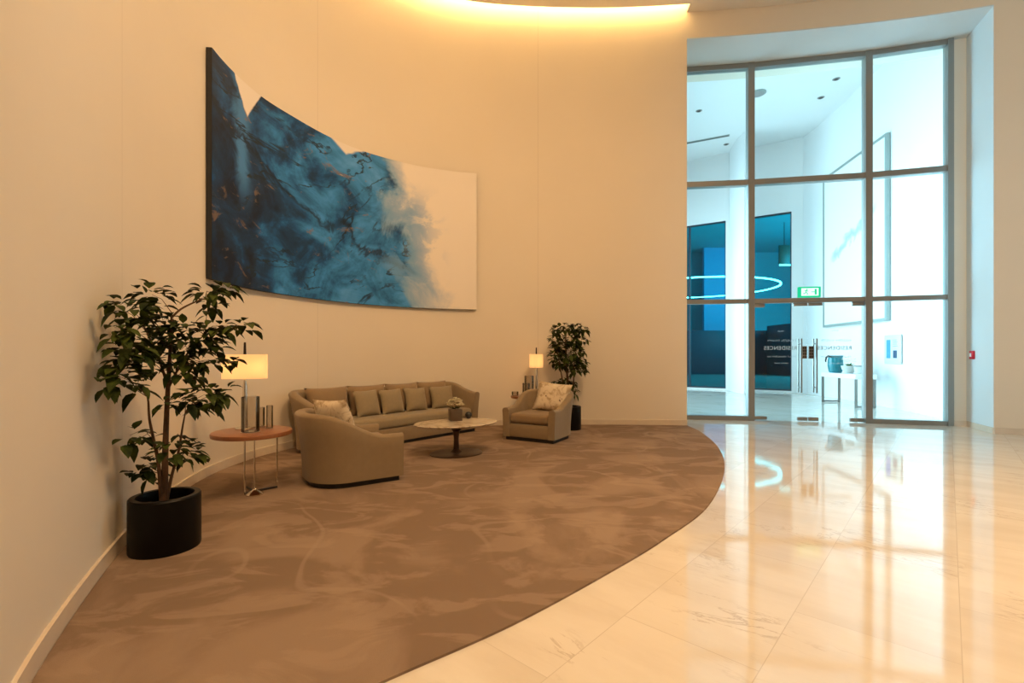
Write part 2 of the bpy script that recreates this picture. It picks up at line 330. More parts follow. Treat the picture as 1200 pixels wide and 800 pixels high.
# ---------------------------------------------------------------- mesh helpers
class MB:
    def __init__(s): s.bm = bmesh.new(); s.uv = None
    def _xf(s, vs, mtx):
        if mtx is not None: bmesh.ops.transform(s.bm, matrix=mtx, verts=vs)
    def box(s, c, size, rz=0, bevel=0.0, seg=2, mtx=None):
        r = bmesh.ops.create_cube(s.bm, size=1.0)['verts']
        bmesh.ops.scale(s.bm, vec=size, verts=r)
        if bevel:
            es = list({e for v in r for e in v.link_edges})
            r2 = bmesh.ops.bevel(s.bm, geom=es, offset=bevel, segments=seg, affect='EDGES', profile=0.5)
            r = list({v for f in r2['faces'] for v in f.verts} | {v for v in r if v.is_valid})
        s._xf(r, Matrix.Translation(c) @ Matrix.Rotation(rz, 4, 'Z'))
        s._xf(r, mtx); return r
    def bar(s, p, q, z0, z1, depth, bevel=0.0):
        """upright box along plan points p -> q"""
        p, q = Vector(p[:2]), Vector(q[:2]); d = q - p
        return s.box(((p.x + q.x) / 2, (p.y + q.y) / 2, (z0 + z1) / 2), (d.length, depth, z1 - z0), math.atan2(d.y, d.x), bevel)
    def lathe(s, prof, n=32, c=(0, 0, 0), sx=1, sy=1, mtx=None, power=2.0, cap=True):
        rings = []
        for r, z in prof:
            ring = []
            for i in range(n):
                a = 2 * PI * i / n; ca, sa = math.cos(a), math.sin(a)
                if power != 2.0:
                    ca = math.copysign(abs(ca) ** (2 / power), ca); sa = math.copysign(abs(sa) ** (2 / power), sa)
                ring.append(s.bm.verts.new((c[0] + r * sx * ca, c[1] + r * sy * sa, c[2] + z)))
            rings.append(ring)
        for a, b in zip(rings, rings[1:]):
            for i in range(n):
                s.bm.faces.new((a[i], a[(i + 1) % n], b[(i + 1) % n], b[i]))
        if cap:
            s.bm.faces.new(list(reversed(rings[0]))); s.bm.faces.new(rings[-1])
        vs = [v for r in rings for v in r]; s._xf(vs, mtx); return vs
    def tube(s, pts, rad, n=8, cap=True):
        pts = [Vector(p) for p in pts]
        if not isinstance(rad, (list, tuple)): rad = [rad] * len(pts)
        rings = []; up = None
        for i, p in enumerate(pts):
            t = (pts[min(i + 1, len(pts) - 1)] - pts[max(i - 1, 0)]).normalized()
            if up is None:
                up = t.orthogonal().normalized()
            up = (up - t * up.dot(t)).normalized(); w = t.cross(up)
            rings.append([s.bm.verts.new(p + (up * math.cos(2 * PI * k / n) + w * math.sin(2 * PI * k / n)) * rad[i]) for k in range(n)])
        for a, b in zip(rings, rings[1:]):
            for i in range(n): s.bm.faces.new((a[i], a[(i + 1) % n], b[(i + 1) % n], b[i]))
        if cap:
            s.bm.faces.new(list(reversed(rings[0]))); s.bm.faces.new(rings[-1])
    def prism(s, poly, z0, z1):
        a = [s.bm.verts.new((p[0], p[1], z0)) for p in poly]; b = [s.bm.verts.new((p[0], p[1], z1)) for p in poly]
        n = len(poly)
        for i in range(n): s.bm.faces.new((a[i], a[(i + 1) % n], b[(i + 1) % n], b[i]))
        s.bm.faces.new(list(reversed(a))); s.bm.faces.new(b)
    def curtain(s, pts, z0, z1, thick, side=1, uv=False):
        """solid wall following plan points; thick goes to the side of the left normal * side"""
        P = [Vector(p[:2]) for p in pts]; nrm = []
        for i in range(len(P)):
            t = (P[min(i + 1, len(P) - 1)] - P[max(i - 1, 0)]).normalized(); nrm.append(Vector((-t.y, t.x)) * side)
        Q = [p + n * thick for p, n in zip(P, nrm)]
        L = [0.0]
        for a, b in zip(P, P[1:]): L.append(L[-1] + (b - a).length)
        V = [[s.bm.verts.new((x.x, x.y, z)) for x in pp] for pp, z in ((P, z0), (P, z1), (Q, z1), (Q, z0))]
        if uv and s.uv is None: s.uv = s.bm.loops.layers.uv.new('UVMap')
        for k in range(4):
            A, B = V[k], V[(k + 1) % 4]
            for i in range(len(P) - 1):
                f = s.bm.faces.new((A[i], A[i + 1], B[i + 1], B[i]))
                if uv:
                    for lp in f.loops:
                        i_ = i if lp.vert in (A[i], B[i]) else i + 1
                        lp[s.uv].uv = (L[i_], lp.vert.co.z)
        s.bm.faces.new([V[k][0] for k in range(4)]); s.bm.faces.new([V[k][-1] for k in reversed(range(4))])
        return L[-1]
    def build(s, name, material, parent=None, smooth=True, loc=None, angle=35, bevel=0):
        bmesh.ops.recalc_face_normals(s.bm, faces=s.bm.faces[:])
        me = bpy.data.meshes.new(name); s.bm.to_mesh(me); s.bm.free()
        o = bpy.data.objects.new(name, me); COL.objects.link(o)
        if material is not None: me.materials.append(material)
        if smooth:
            me.polygons.foreach_set('use_smooth', [True] * len(me.polygons))
            me.set_sharp_from_angle(angle=math.radians(angle))
        if parent is not None: o.parent = parent
        if loc is not None: o.location = loc
        return o

def tag(o, label=None, cat=None, group=None, kind=None):
    if label: o['label'] = label
    if cat: o['category'] = cat
    if group: o['group'] = group
    if kind: o['kind'] = kind
    return o

def empty(name, loc, rz=0, label=None, cat=None, group=None):
    o = bpy.data.objects.new(name, None); COL.objects.link(o)
    o.location = loc; o.rotation_euler = (0, 0, rz); o.empty_display_size = 0.1
    return tag(o, label, cat, group)

def struct(o): o['kind'] = 'structure'; return o

def spline(pts, n=6):
    P = [Vector(p) for p in pts]; P = [2 * P[0] - P[1]] + P + [2 * P[-1] - P[-2]]; out = []
    for i in range(1, len(P) - 2):
        for k in range(n):
            t = k / n
            out.append(0.5 * ((2 * P[i]) + (P[i + 1] - P[i - 1]) * t + (2 * P[i - 1] - 5 * P[i] + 4 * P[i + 1] - P[i + 2]) * t * t + (3 * P[i] - P[i - 1] - 3 * P[i + 1] + P[i + 2]) * t ** 3))
    out.append(P[-2]); return out

def offset(pts, d):
    out = []
    for i, p in enumerate(pts):
        t = (pts[min(i + 1, len(pts) - 1)] - pts[max(i - 1, 0)]).normalized()
        out.append(p + Vector((-t.y, t.x)) * d)
    return out

# ---------------------------------------------------------------- the room shell
CEIL, HEAD = 7.75, 7.27
WALL = spline([(-1.45, 1.2), (-1.99, 1.96), (-2.62, 3.13), (-3.08, 4.2), (-3.34, 5.2), (-3.34, 6.1), (-3.13, 6.8), (-2.84, 7.45), (-2.43, 8.0), (-1.82, 8.48), (-1.29, 8.74), (-.67, 8.91), (.3, 9.02), (1.5, 9.06), (2.4, 9.03), (3.28, 8.96)], 6)
EDGE = spline([(-1.45, 1.2), (-1.05, 1.53), (-.526, 1.96), (0, 2.37), (.58, 2.92), (1.1, 3.46), (1.75, 4.25), (2.49, 5.6), (2.97, 6.9), (3.24, 8.2), (3.28, 8.9)], 6)
LINT = spline([(3.28, 8.96), (4.5, 8.83), (5.87, 8.62), (7.2, 8.36), (8.17, 8.10)], 4)
GL = [(3.0, 9.97), (4.86, 9.75), (6.96, 9.365), (8.25, 9.0)]
RIGHT = spline([(8.17, 8.10), (9.3, 7.6), (11.0, 6.3), (12.4, 4.0), (13, 1), (13, -6)], 5)

b = MB(); b.box((6, 12, -0.1), (34, 48, 0.2)); struct(b.build('floor', M['floor'], smooth=False))

b = MB(); b.prism([tuple(p) for p in offset(WALL, -0.02)] + [tuple(p) for p in reversed(EDGE[1:-1])], 0.0, 0.012)
struct(tag(b.build('floor_carpet', M['carpet'], smooth=False)))

WT = 8.05
b = MB(); b.curtain(WALL, 0, WT, 0.3, 1, uv=True); struct(b.build('wall_left', M['wall']))
b = MB(); b.curtain([(-1.56, 1.15), (-4.0, 0.6), (-4.0, -6.0), (13.2, -6.0)], 0, CEIL, 0.05, -1, uv=True)
ob = struct(b.build('wall_back', M['wall']))
b = MB(); b.curtain(RIGHT, 0, CEIL, 0.3, 1, uv=True); struct(b.build('wall_right', M['wall']))
# lintel over the glazed bay: front face along LINT, its underside is the deep soffit
b = MB(); back = [Vector(p) for p in spline([(3.0, 10.5), (4.93, 10.29), (7.05, 9.9), (8.55, 9.45)], 4)]
b.prism([tuple(p) for p in LINT] + [(8.45, 8.2), (9.15, 8.6), (9.0, 9.3)] + [tuple(p) for p in reversed(back)], HEAD, CEIL + 1.2)
struct(b.build('wall_front', M['wall'], smooth=False))
# left reveal (hidden behind the end of the curved wall) and right reveal with its short return
b = MB(); b.prism([(3.28, 8.96), (3.07, 10.4), (2.7, 10.4), (2.95, 9.28), (3.0, 9.25)], 0, HEAD); struct(b.build('wall_reveal_left', M['wall'], smooth=False))
b = MB(); b.prism([(8.17, 8.10), (8.49, 8.92), (8.25, 9.0), (8.34, 9.12), (9.2, 8.9), (9.1, 7.95), (8.33, 8.35)], 0, HEAD)
struct(b.build('wall_reveal_right', M['wall'], smooth=False))
b = MB(); b.curtain([(8.17, 8.10), (8.49, 8.92)], 0.10, HEAD, 0.006, 1); struct(b.build('reveal_tint_skin', M['reveal'], smooth=False))  # thin added skin carrying the painted daylight tint over the jamb
b = MB(); b.prism([tuple(p) for p in LINT] + [(8.49, 8.92)] + [(8.25, 9.0)] + list(reversed(GL[1:3])) + [(3.07, 9.95)], HEAD - 0.02, HEAD + 0.001); struct(b.build('ceiling_soffit', M['reveal'], smooth=False))  # added slab, its bluish colour stands in for daylight on the soffit
# skirting
SK = M['base']
b = MB(); b.curtain(WALL, 0.012, 0.11, 0.018, -1); struct(b.build('baseboard_left', SK))
b = MB(); b.curtain(RIGHT[:14], 0, 0.10, 0.018, -1); struct(b.build('baseboard_right', SK))
b = MB(); b.curtain([(8.17, 8.10), (8.49, 8.92)], 0, 0.10, 0.015, 1); b.curtain([(8.475, 8.91), (8.27, 8.975)], 0, 0.10, 0.015, 1); struct(b.build('baseboard_reveal', SK))

# ceiling with the light slot that follows the curved wall
SLOT = offset(WALL, -0.22)
j0 = 14
b = MB(); low = 0
poly = [tuple(p) for p in SLOT] + [tuple(WALL[-1])] + [tuple(p) for p in LINT[1:]] + [tuple(p) for p in RIGHT[1:]] + [(-4.3, -6.0), (-4.3, 0.6)] + [tuple(WALL[0])]
b.prism(poly, CEIL, CEIL + 0.08); struct(b.build('ceiling', M['ceiling'], smooth=False))
b = MB(); b.curtain(offset(WALL, -0.24), CEIL + 0.08, 8.05, 0.02, 1); b.curtain(offset(WALL, 0.02), 8.05, 8.07, 0.28, -1)
b.bar(SLOT[-1], WALL[-1], CEIL, 8.05, 0.01)
struct(b.build('trim_1', M['ceiling']))
b = MB(); b.curtain(offset(WALL, -0.205), 7.90, 7.98, 0.012, 1)
tag(b.build('light_strip', M['led']), 'warm light strip in the ceiling slot above the curved wall', 'light strip')

# ---------------------------------------------------------------- glazed front
H1, H2 = 2.42, 4.83
b = MB()
for i, (p, q) in enumerate(zip(GL, GL[1:])):
    b.bar(p, q, HEAD - 0.12, HEAD, 0.14); b.bar(p, q, H2 - 0.055, H2 + 0.055, 0.14); b.bar(p, q, H1 - 0.045, H1 + 0.045, 0.12)
    if i != 1: b.bar(p, q, 0.0, 0.085, 0.14)
for k, (x, y) in enumerate(GL[1:3]):
    d = Vector(GL[k + 2]) - Vector(GL[k]); b.box((x, y, HEAD / 2), (0.12, 0.17, HEAD), math.atan2(d.y, d.x))
d = Vector(GL[3]) - Vector(GL[2]); b.box((GL[3][0] - 0.03, GL[3][1], HEAD / 2), (0.09, 0.17, HEAD), math.atan2(d.y, d.x))
win = struct(b.build('window_1', M['frame'], smooth=False))
def lerp(p, q, t): return (p[0] + (q[0] - p[0]) * t, p[1] + (q[1] - p[1]) * t)
for i, (p, q) in enumerate(zip(GL, GL[1:])):
    for z0, z1 in ((H2 + 0.055, HEAD - 0.12), (H1 + 0.045, H2 - 0.055)) + (((0.085, H1 - 0.045),) if i != 1 else ()):
        g = MB(); g.bar(lerp(p, q, 0.02), lerp(p, q, 0.98), z0, z1, 0.014); g.build('pane', M['glass'], win, smooth=False)

def glyphs(words, h, rnd):
    """tiny illegible word marks: short strokes of letter size"""
    s = MB(); x = 0
    for n in words:
        for _ in range(n):
            w = h * rnd.uniform(0.35, 0.6)
            s.box((x, 0, h * 0.33), (h * 0.12, 0.001, h * rnd.choice((0.6, 0.6, 0.95)))); s.box((x + w * 0.45, 0, h * rnd.choice((0.1, 0.3, 0.6))), (w * 0.7, 0.001, h * 0.11))
            x += w + h * 0.16
        x += h * 0.4
    for v in s.bm.verts: v.co.x -= x / 2
    return s

def text_mesh(txt, size):
    cu = bpy.data.curves.new('t', 'FONT'); cu.body = txt; cu.size = size; cu.align_x = 'CENTER'; cu.extrude = 0.0006; cu.offset = 0.0022; cu.space_character = 1.15
    o = bpy.data.objects.new('t', cu); COL.objects.link(o)
    me = bpy.data.meshes.new_from_object(o.evaluated_get(bpy.context.evaluated_depsgraph_get()))
    bpy.data.objects.remove(o); bpy.data.curves.remove(cu)
    me.transform(Matrix.Rotation(PI / 2, 4, 'X')); return me

p, q = Vector(GL[1]), Vector(GL[2]); dv = (q - p).normalized(); ang = math.atan2(dv.y, dv.x); LEN = (q - p).length
xa, xm, xb = 0.07, LEN / 2, LEN - 0.07
for k, (l, r) in enumerate(((xa, xm - 0.004), (xm + 0.004, xb))):
    hinge = l if k == 0 else r
    root = struct(empty('door_%d' % (k + 1), (p.x + dv.x * hinge, p.y + dv.y * hinge, 0), ang))
    sgn = 1 if k == 0 else -1; W = r - l
    def X(a): return sgn * a                                   # a = metres from the hinge side
    g = MB(); g.box((X(W / 2), 0, 1.19), (W, 0.012, 2.36)); g.build('leaf', M['glass'], root, smooth=False)
    for side in (-1, 1):
        h = MB(); hx = X(W - 0.135)
        h.tube([(hx, side * 0.075, 0.575), (hx, side * 0.075, 1.655)], 0.016, 12)
        for z in (0.68, 1.55): h.tube([(hx, side * 0.008, z), (hx, side * 0.075, z)], 0.011, 10)
        h.build('handle', M['steel'], root)
    lb = MB(); lb.box((X(W - 0.055), 0, 1.38), (0.085, 0.04, 0.25), bevel=0.004)
    lo = lb.build('lock', M['steel'], root)
    kb = MB()
    for a in range(2):
        for c in range(4): kb.box((X(W - 0.035 - 0.04 * a), -0.021, 1.29 + 0.06 * c), (0.026, 0.006, 0.038))
    kb.build('key', M['dark'], lo, smooth=False)
    for (a0, a1, z0, z1) in ((0, 0.24, 0.015, 0.085), (W - 0.19, W - 0.005, 0.015, 0.085), (0, 0.2, H1 - 0.125, H1 - 0.048), (W - 0.26, W - 0.005, H1 - 0.11, H1 - 0.05)):
        f = MB(); f.box((X((a0 + a1) / 2), 0, (z0 + z1) / 2), (a1 - a0, 0.045, z1 - z0), bevel=0.004); f.build('patch_fitting', M['frame'], root)
    # lettering faces the outside, so it reads mirrored from the lobby
    cx_ = X(0.50 if k == 0 else 0.505)
    me = text_mesh('RESIDENCES', 0.100); me.materials.append(M['lettering'])
    t = bpy.data.objects.new('lettering', me); COL.objects.link(t); t.parent = root; t.location = (cx_, 0.0075, 1.435); t.rotation_euler = (0, 0, PI)
    for wd, hh, z in (((7,), 0.03, 1.80), ((8, 7), 0.055, 1.60), ((5, 9, 3), 0.045, 1.28), ((6, 5), 0.035, 1.15)):
        t = glyphs(wd, hh, R).build('lettering', M['lettering'], root, smooth=False); t.location = (cx_, 0.0075, z); t.rotation_euler = (0, 0, PI)

# exit sign standing on the door transom
ep = at(948, 9.53, H1 + 0.045)
e = empty('exit_sign', ep, ang, 'green lit exit sign box above the glass double doors', 'exit sign')
b = MB(); b.box((0, 0, 0.115), (0.40, 0.08, 0.21), bevel=0.008); b.build('housing', M['signgreen'], e)
b = MB(); b.box((0, -0.043, 0.115), (0.31, 0.008, 0.15)); b.build('face', M['signface'], e, smooth=False)
b = MB()
b.lathe([(0.012, -0.001), (0.012, 0.001)], 12, mtx=Matrix.Translation((-0.055, -0.048, 0.165)) @ Matrix.Rotation(PI / 2, 4, 'X'))
for (x0, z0, x1, z1) in ((-0.062, 0.15, -0.075, 0.11), (-0.075, 0.11, -0.045, 0.085), (-0.045, 0.085, -0.05, 0.06), (-0.075, 0.11, -0.10, 0.08), (-0.10, 0.08, -0.125, 0.085), (-0.062, 0.145, -0.035, 0.125), (-0.062, 0.145, -0.095, 0.135)):
    b.tube([(x0, -0.048, z0), (x1, -0.048, z1)], 0.007, 6)
b.build('running_figure', M['signgreen'], e, smooth=False)
b = MB(); b.box((0.06, -0.048, 0.115), (0.07, 0.003, 0.012)); b.box((0.103, -0.048, 0.115), (0.035, 0.003, 0.11)); b.build('doorway_arrow', M['signgreen'], e, smooth=False)

# red call point on the right reveal
cp = Vector((8.40, 8.69, 1.33)); ra = math.atan2(0.82, 0.32)
e = empty('call_point', cp, ra + PI / 2 * 0, 'small red fire alarm call point on the bluish reveal beside the window', 'call point')
b = MB(); b.box((0, 0.025, 0), (0.10, 0.05, 0.15), bevel=0.006); b.build('housing', M['red'], e)
b = MB(); b.box((0, 0.052, 0.0), (0.06, 0.006, 0.065)); b.build('press_plate', M['whitelac'], e, smooth=False)

# ---------------------------------------------------------------- vestibule beyond the glass
VC = 8.8
RW = spline([(8.36, 9.2), (8.75, 9.72), (9.06, 10.3), (9.36, 11.4), (9.62, 12.7), (9.86, 14.3), (9.99, 15.5), (10.02, 16.2), (9.97, 16.53)], 5)
b = MB(); b.curtain(RW, 0, VC, 0.25, -1); struct(b.build('wall_vestibule_right', M['white']))
b = MB(); b.curtain(RW, 0, 0.09, 0.015, 1); struct(b.build('baseboard_vestibule', M['white']))
def backY(X): return 18.6 - 0.65 * (X - 6.8)
def BW(X): return (X, backY(X))
WTOP = 6.3
b = MB()
b.bar(BW(3.0), BW(10.05), WTOP, VC, 0.2); b.bar(BW(3.0), BW(6.0), 0, WTOP, 0.2); b.bar(BW(7.99), BW(8.74), 0, WTOP, 0.2); b.bar(BW(9.76), BW(10.05), 0, WTOP, 0.2)
b.bar(BW(6.0), BW(7.99), 0, 0.06, 0.2); b.bar(BW(8.74), BW(9.76), 0, 0.06, 0.2)
struct(b.build('wall_vestibule_back', M['white'], smooth=False))
for n, (x0, x1, mull) in enumerate(((6.0, 7.99, (6.9,)), (8.74, 9.76, ()))):
    b = MB()
    for xx in (x0, x1) + mull: b.bar(BW(xx - 0.03), BW(xx + 0.03), 0.06, WTOP, 0.1)
    b.bar(BW(x0), BW(x1), WTOP - 0.05, WTOP, 0.1); b.bar(BW(x0), BW(x1), 0.06, 0.11, 0.1)
    w = struct(b.build('window_%d' % (n + 2), M['navydark'], smooth=False))
    g = MB(); g.bar(BW(x0), BW(x1), 0.1, WTOP - 0.04, 0.012); g.build('pane', M['tint'], w, smooth=False)
# pale rounded pier in front of the back wall
b = MB(); b.curtain(spline([(8.12, 17.6), (8.0, 17.1), (7.92, 16.6), (7.9, 16.05)], 4), 0, VC, 0.10, -1); struct(b.build('wall_pier', M['white']))
b = MB(); b.prism([tuple(p) for p in back] + [tuple(p) for p in RW] + [(10.3, 16.4), (3.0, 21.07)], VC, VC + 0.1)
struct(b.build('ceiling_vestibule', M['white'], smooth=False))

# ceiling fittings of the vestibule
c = at(888, 13.66, VC)
e = empty('ceiling_speaker', c, 0, 'round grey ceiling speaker above the vestibule', 'speaker')
b = MB(); b.lathe([(0.19, -0.03), (0.22, -0.015), (0.22, 0)], 28); b.build('rim', M['pframe'], e)
b = MB(); b.lathe([(0.17, -0.034), (0.17, -0.03)], 28); b.build('grille', M['greyceramic'], e)
for i, (px, Y, lab) in enumerate(((980, 12.96, 'ceiling downlight nearest the glass above the white curved vestibule wall'), (962, 13.9, 'second ceiling downlight along the white curved vestibule wall'), (851, 17.0, 'ceiling downlight just above the pale pier at the back of the vestibule'), (819, 14.66, 'ceiling downlight left of the round speaker in the vestibule'))):
    e = empty('downlight', at(px, Y, VC), 0, lab, 'downlight', 'vestibule downlights')
    b = MB(); b.lathe([(0.075, -0.012), (0.095, 0)], 20); b.build('bezel', M['frame'], e)
    b = MB(); b.lathe([(0.05, -0.016), (0.055, -0.012)], 20); b.build('lens', M['dark'], e)
A_, B_ = at(800, 16.95, VC), at(855, 16.27, VC); mid = (A_ + B_) / 2; dd = B_ - A_
e = empty('linear_diffuser', mid, math.atan2(dd.y, dd.x), 'long thin air slot in the vestibule ceiling', 'air vent')
b = MB(); b.box((0, 0, -0.01), (dd.length, 0.12, 0.02)); b.build('frame', M['pframe'], e, smooth=False)
b = MB(); b.box((0, 0, -0.022), (dd.length - 0.06, 0.05, 0.004)); b.build('slot', M['dark'], e, smooth=False)

# big framed picture on the white curved wall
def rwpoint(ratio):
    for a, c in zip(RW, RW[1:]):
        f0, f1 = a.x / a.y - ratio, c.x / c.y - ratio
        if f0 * f1 <= 0: t = f0 / (f0 - f1); return a.lerp(c, t)
    return RW[-1]
P0, P1 = rwpoint(443 / F), rwpoint(369 / F)
nv = Vector((-(P1 - P0).y, (P1 - P0).x)).normalized()
Pm = (P0 + P1) / 2 + nv * 0.06; pd = P1 - P0; PW = pd.length
e = empty('framed_picture', (Pm.x, Pm.y, 2.22), math.atan2(pd.y, pd.x), 'tall pale framed picture with a faint grey brushstroke on the white vestibule wall', 'picture')
PH = 4.64
b = MB()
for (cx_, cz, sx, sz) in ((-PW / 2, PH / 2, 0.07, PH + 0.07), (PW / 2, PH / 2, 0.07, PH + 0.07), (0, 0, PW, 0.07), (0, PH, PW, 0.07)):
    b.box((cx_, 0, cz), (sx, 0.09, sz))
b.build('frame', M['pframe'], e, smooth=False)
def art_material():
    m, nt, nd, lk = mat('faint_brushstroke_sheet')
    out = N(nd, 'ShaderNodeOutputMaterial'); bs = N(nd, 'ShaderNodeBsdfPrincipled'); lk.new(bs.outputs[0], out.inputs[0]); bs.inputs['Roughness'].default_value = 0.5
    tc = N(nd, 'ShaderNodeTexCoord'); sp = N(nd, 'ShaderNodeSeparateXYZ'); lk.new(tc.outputs['Object'], sp.inputs[0])
    n1 = noise(nd, lk, tc.outputs['Object'], 2.0, 7, 0.6, 0.8)
    ax = mth(nd, lk, 'ADD', mth(nd, lk, 'MULTIPLY', sp.outputs[0], 0.42), mth(nd, lk, 'SUBTRACT', sp.outputs[2], 2.45))
    ax = mth(nd, lk, 'ADD', ax, mth(nd, lk, 'MULTIPLY', mth(nd, lk, 'SUBTRACT', n1, 0.5), 0.9))
    k = mth(nd, lk, 'SUBTRACT', 1.0, smooth(nd, lk, mth(nd, lk, 'ABSOLUTE', ax), 0.02, 0.22))
    k = mth(nd, lk, 'MULTIPLY', k, mth(nd, lk, 'SUBTRACT', 1.0, smooth(nd, lk, mth(nd, lk, 'ABSOLUTE', sp.outputs[0]), 0.9, 1.25)))
    lk.new(mixc(nd, lk, mth(nd, lk, 'MULTIPLY', k, 0.75), (0.84, 0.85, 0.85), (0.30, 0.40, 0.45)), bs.inputs['Base Color']); return m
b = MB(); b.box((0, 0.02, PH / 2), (PW - 0.06, 0.02, PH - 0.06)); b.build('artwork', art_material(), e, smooth=False)

# information plaque
Q0, Q1 = rwpoint(458 / F), rwpoint(438.5 / F); qd = Q1 - Q0; qm = (Q0 + Q1) / 2 + Vector((-qd.y, qd.x)).normalized() * 0.03; QW = qd.length
e = empty('wall_notice', (qm.x, qm.y, 1.10), math.atan2(qd.y, qd.x), 'white notice board with a blue strip on the white vestibule wall', 'notice board')
b = MB(); b.box((0, 0, 0.36), (QW, 0.02, 0.72), bevel=0.003); b.build('board', M['ceramic'], e)
# local +x runs away from the camera (leftwards in the picture), +y faces the lobby side
b = MB(); b.box((QW * 0.24, 0.012, 0.37), (QW * 0.24, 0.006, 0.46)); b.build('printed_strip', M['blue'], e, smooth=False)
b = MB(); b.box((-QW * 0.16, 0.012, 0.24), (QW * 0.22, 0.006, 0.19)); b.build('printed_patch', M['darkblue'], e, smooth=False)
b = MB()
for k in range(4): b.box((-QW * 0.16 + 0.02 * (k % 2), 0.012, 0.44 + 0.05 * k), (QW * (0.3 - 0.05 * (k % 2)), 0.004, 0.014))
b.build('printed_line', M['frame'], e, smooth=False)

# console table with its pots
C0, C1 = Vector((8.55, 11.9)), Vector((8.72, 13.5)); cd = (C1 - C0); CLEN = cd.length; ca = math.atan2(cd.y, cd.x)
ctop = 0.835
e = empty('console_table', ((C0.x + C1.x) / 2 + 0.25, (C0.y + C1.y) / 2 - 0.03, 0), ca, 'white topped console table on slim steel legs against the vestibule wall', 'console table')
b = MB(); b.box((0, 0, ctop - 0.06), (CLEN, 0.5, 0.12), bevel=0.006); b.build('table_top', M['whitelac'], e)
for sx in (-1, 1):
    for sy in (-1, 1):
        b = MB(); b.box((sx * (CLEN / 2 - 0.04), sy * 0.215, (ctop - 0.12) / 2), (0.05, 0.045, ctop - 0.12)); b.build('leg', M['steel'], e, smooth=False)
    b = MB(); b.box((sx * (CLEN / 2 - 0.04), 0, 0.03), (0.045, 0.385, 0.04)); b.build('stretcher', M['steel'], e, smooth=False)
cm = Matrix.Translation(e.location) @ Matrix.Rotation(ca, 4, 'Z')
def on_console(a, o): v = cm @ Vector((a, o, ctop)); return (v.x, v.y, ctop)
j = empty('pitcher', on_console(0.45, 0.05), 0.3, 'tall teal glazed jug on the far end of the console table', 'jug')
b = MB(); b.lathe([(0.13, 0), (0.16, 0.03), (0.185, 0.2), (0.18, 0.34), (0.165, 0.42), (0.19, 0.47), (0.17, 0.47), (0.145, 0.41), (0.145, 0.1)], 32); b.build('body', M['teal'], j)
b = MB(); b.tube([(-0.16, 0, 0.43), (-0.26, 0, 0.455), (-0.33, 0, 0.42), (-0.355, 0, 0.34), (-0.35, 0, 0.29)], [0.022, 0.024, 0.024, 0.02, 0.014], 10); b.build('handle', M['dark'], j)
pb = empty('potted_orchid', on_console(0.0, -0.05), 0.2, 'pale bowl of white flowers and green leaves on the console table', 'flower bowl')
b = MB(); b.lathe([(0.08, 0), (0.10, 0.02), (0.16, 0.1), (0.185, 0.2), (0.17, 0.2), (0.12, 0.1)], 28); b.build('bowl', M['ceramic'], pb)
def leafblade(mb, base, d, L, w, droop=0.35, nseg=4):
    d = Vector(d).normalized(); side = d.cross(Vector((0, 0, 1)))
    side = side.normalized() if side.length > 1e-4 else Vector((1, 0, 0)); upv = side.cross(d).normalized(); base = Vector(base); prev = None
    for i in range(nseg + 1):
        t = i / nseg; ww = w * (math.sin(PI * min(1, t ** 0.8)) * 0.95 + (0.02 if 0 < i < nseg else 0))
        p_ = base + d * L * t - Vector((0, 0, 1)) * droop * L * t * t
        c_ = [mb.bm.verts.new(p_ - side * ww / 2 + upv * ww * 0.18), mb.bm.verts.new(p_), mb.bm.verts.new(p_ + side * ww / 2 + upv * ww * 0.18)] if 0 < i < nseg else [mb.bm.verts.new(p_)]
        if prev:
            if len(prev) == 1 and len(c_) == 3: mb.bm.faces.new((prev[0], c_[1], c_[0])); mb.bm.faces.new((prev[0], c_[2], c_[1]))
            elif len(prev) == 3 and len(c_) == 3: mb.bm.faces.new((prev[0], prev[1], c_[1], c_[0])); mb.bm.faces.new((prev[1], prev[2], c_[2], c_[1]))
            elif len(prev) == 3: mb.bm.faces.new((prev[0], prev[1], c_[0])); mb.bm.faces.new((prev[1], prev[2], c_[0]))
        prev = c_
b = MB()
for k in range(16):
    a = R.uniform(0, 2 * PI); leafblade(b, (0, 0, 0.15), (math.cos(a), math.sin(a), R.uniform(0.5, 1.6)), R.uniform(0.15, 0.3), 0.05)
b.build('foliage', M['freshleaf'], pb)
b = MB()
for k in range(16):
    a = R.uniform(0, 2 * PI); r_ = R.uniform(0.02, 0.16); cpt = (r_ * math.cos(a), r_ * math.sin(a), R.uniform(0.28, 0.42))
    for w_ in range(5): leafblade(b, cpt, (math.cos(a + w_ * 1.257), math.sin(a + w_ * 1.257), 0.6), 0.05, 0.04, 0.3, 3)
b.build('blossom', M['petal'], pb)
vb = tag(None or empty('ceramic_pot', on_console(-0.44, -0.08), 0, 'small pale pot on the near end of the console table', 'pot'))
b = MB(); b.lathe([(0.09, 0), (0.12, 0.03), (0.145, 0.18), (0.135, 0.2), (0.12, 0.2), (0.10, 0.06)], 28); b.build('body', M['ceramic'], vb)
b = MB(); b.lathe([(0.147, 0.185), (0.155, 0.2), (0.155, 0.215), (0.138, 0.215), (0.135, 0.185)], 28); b.build('rim', M['greyceramic'], vb)

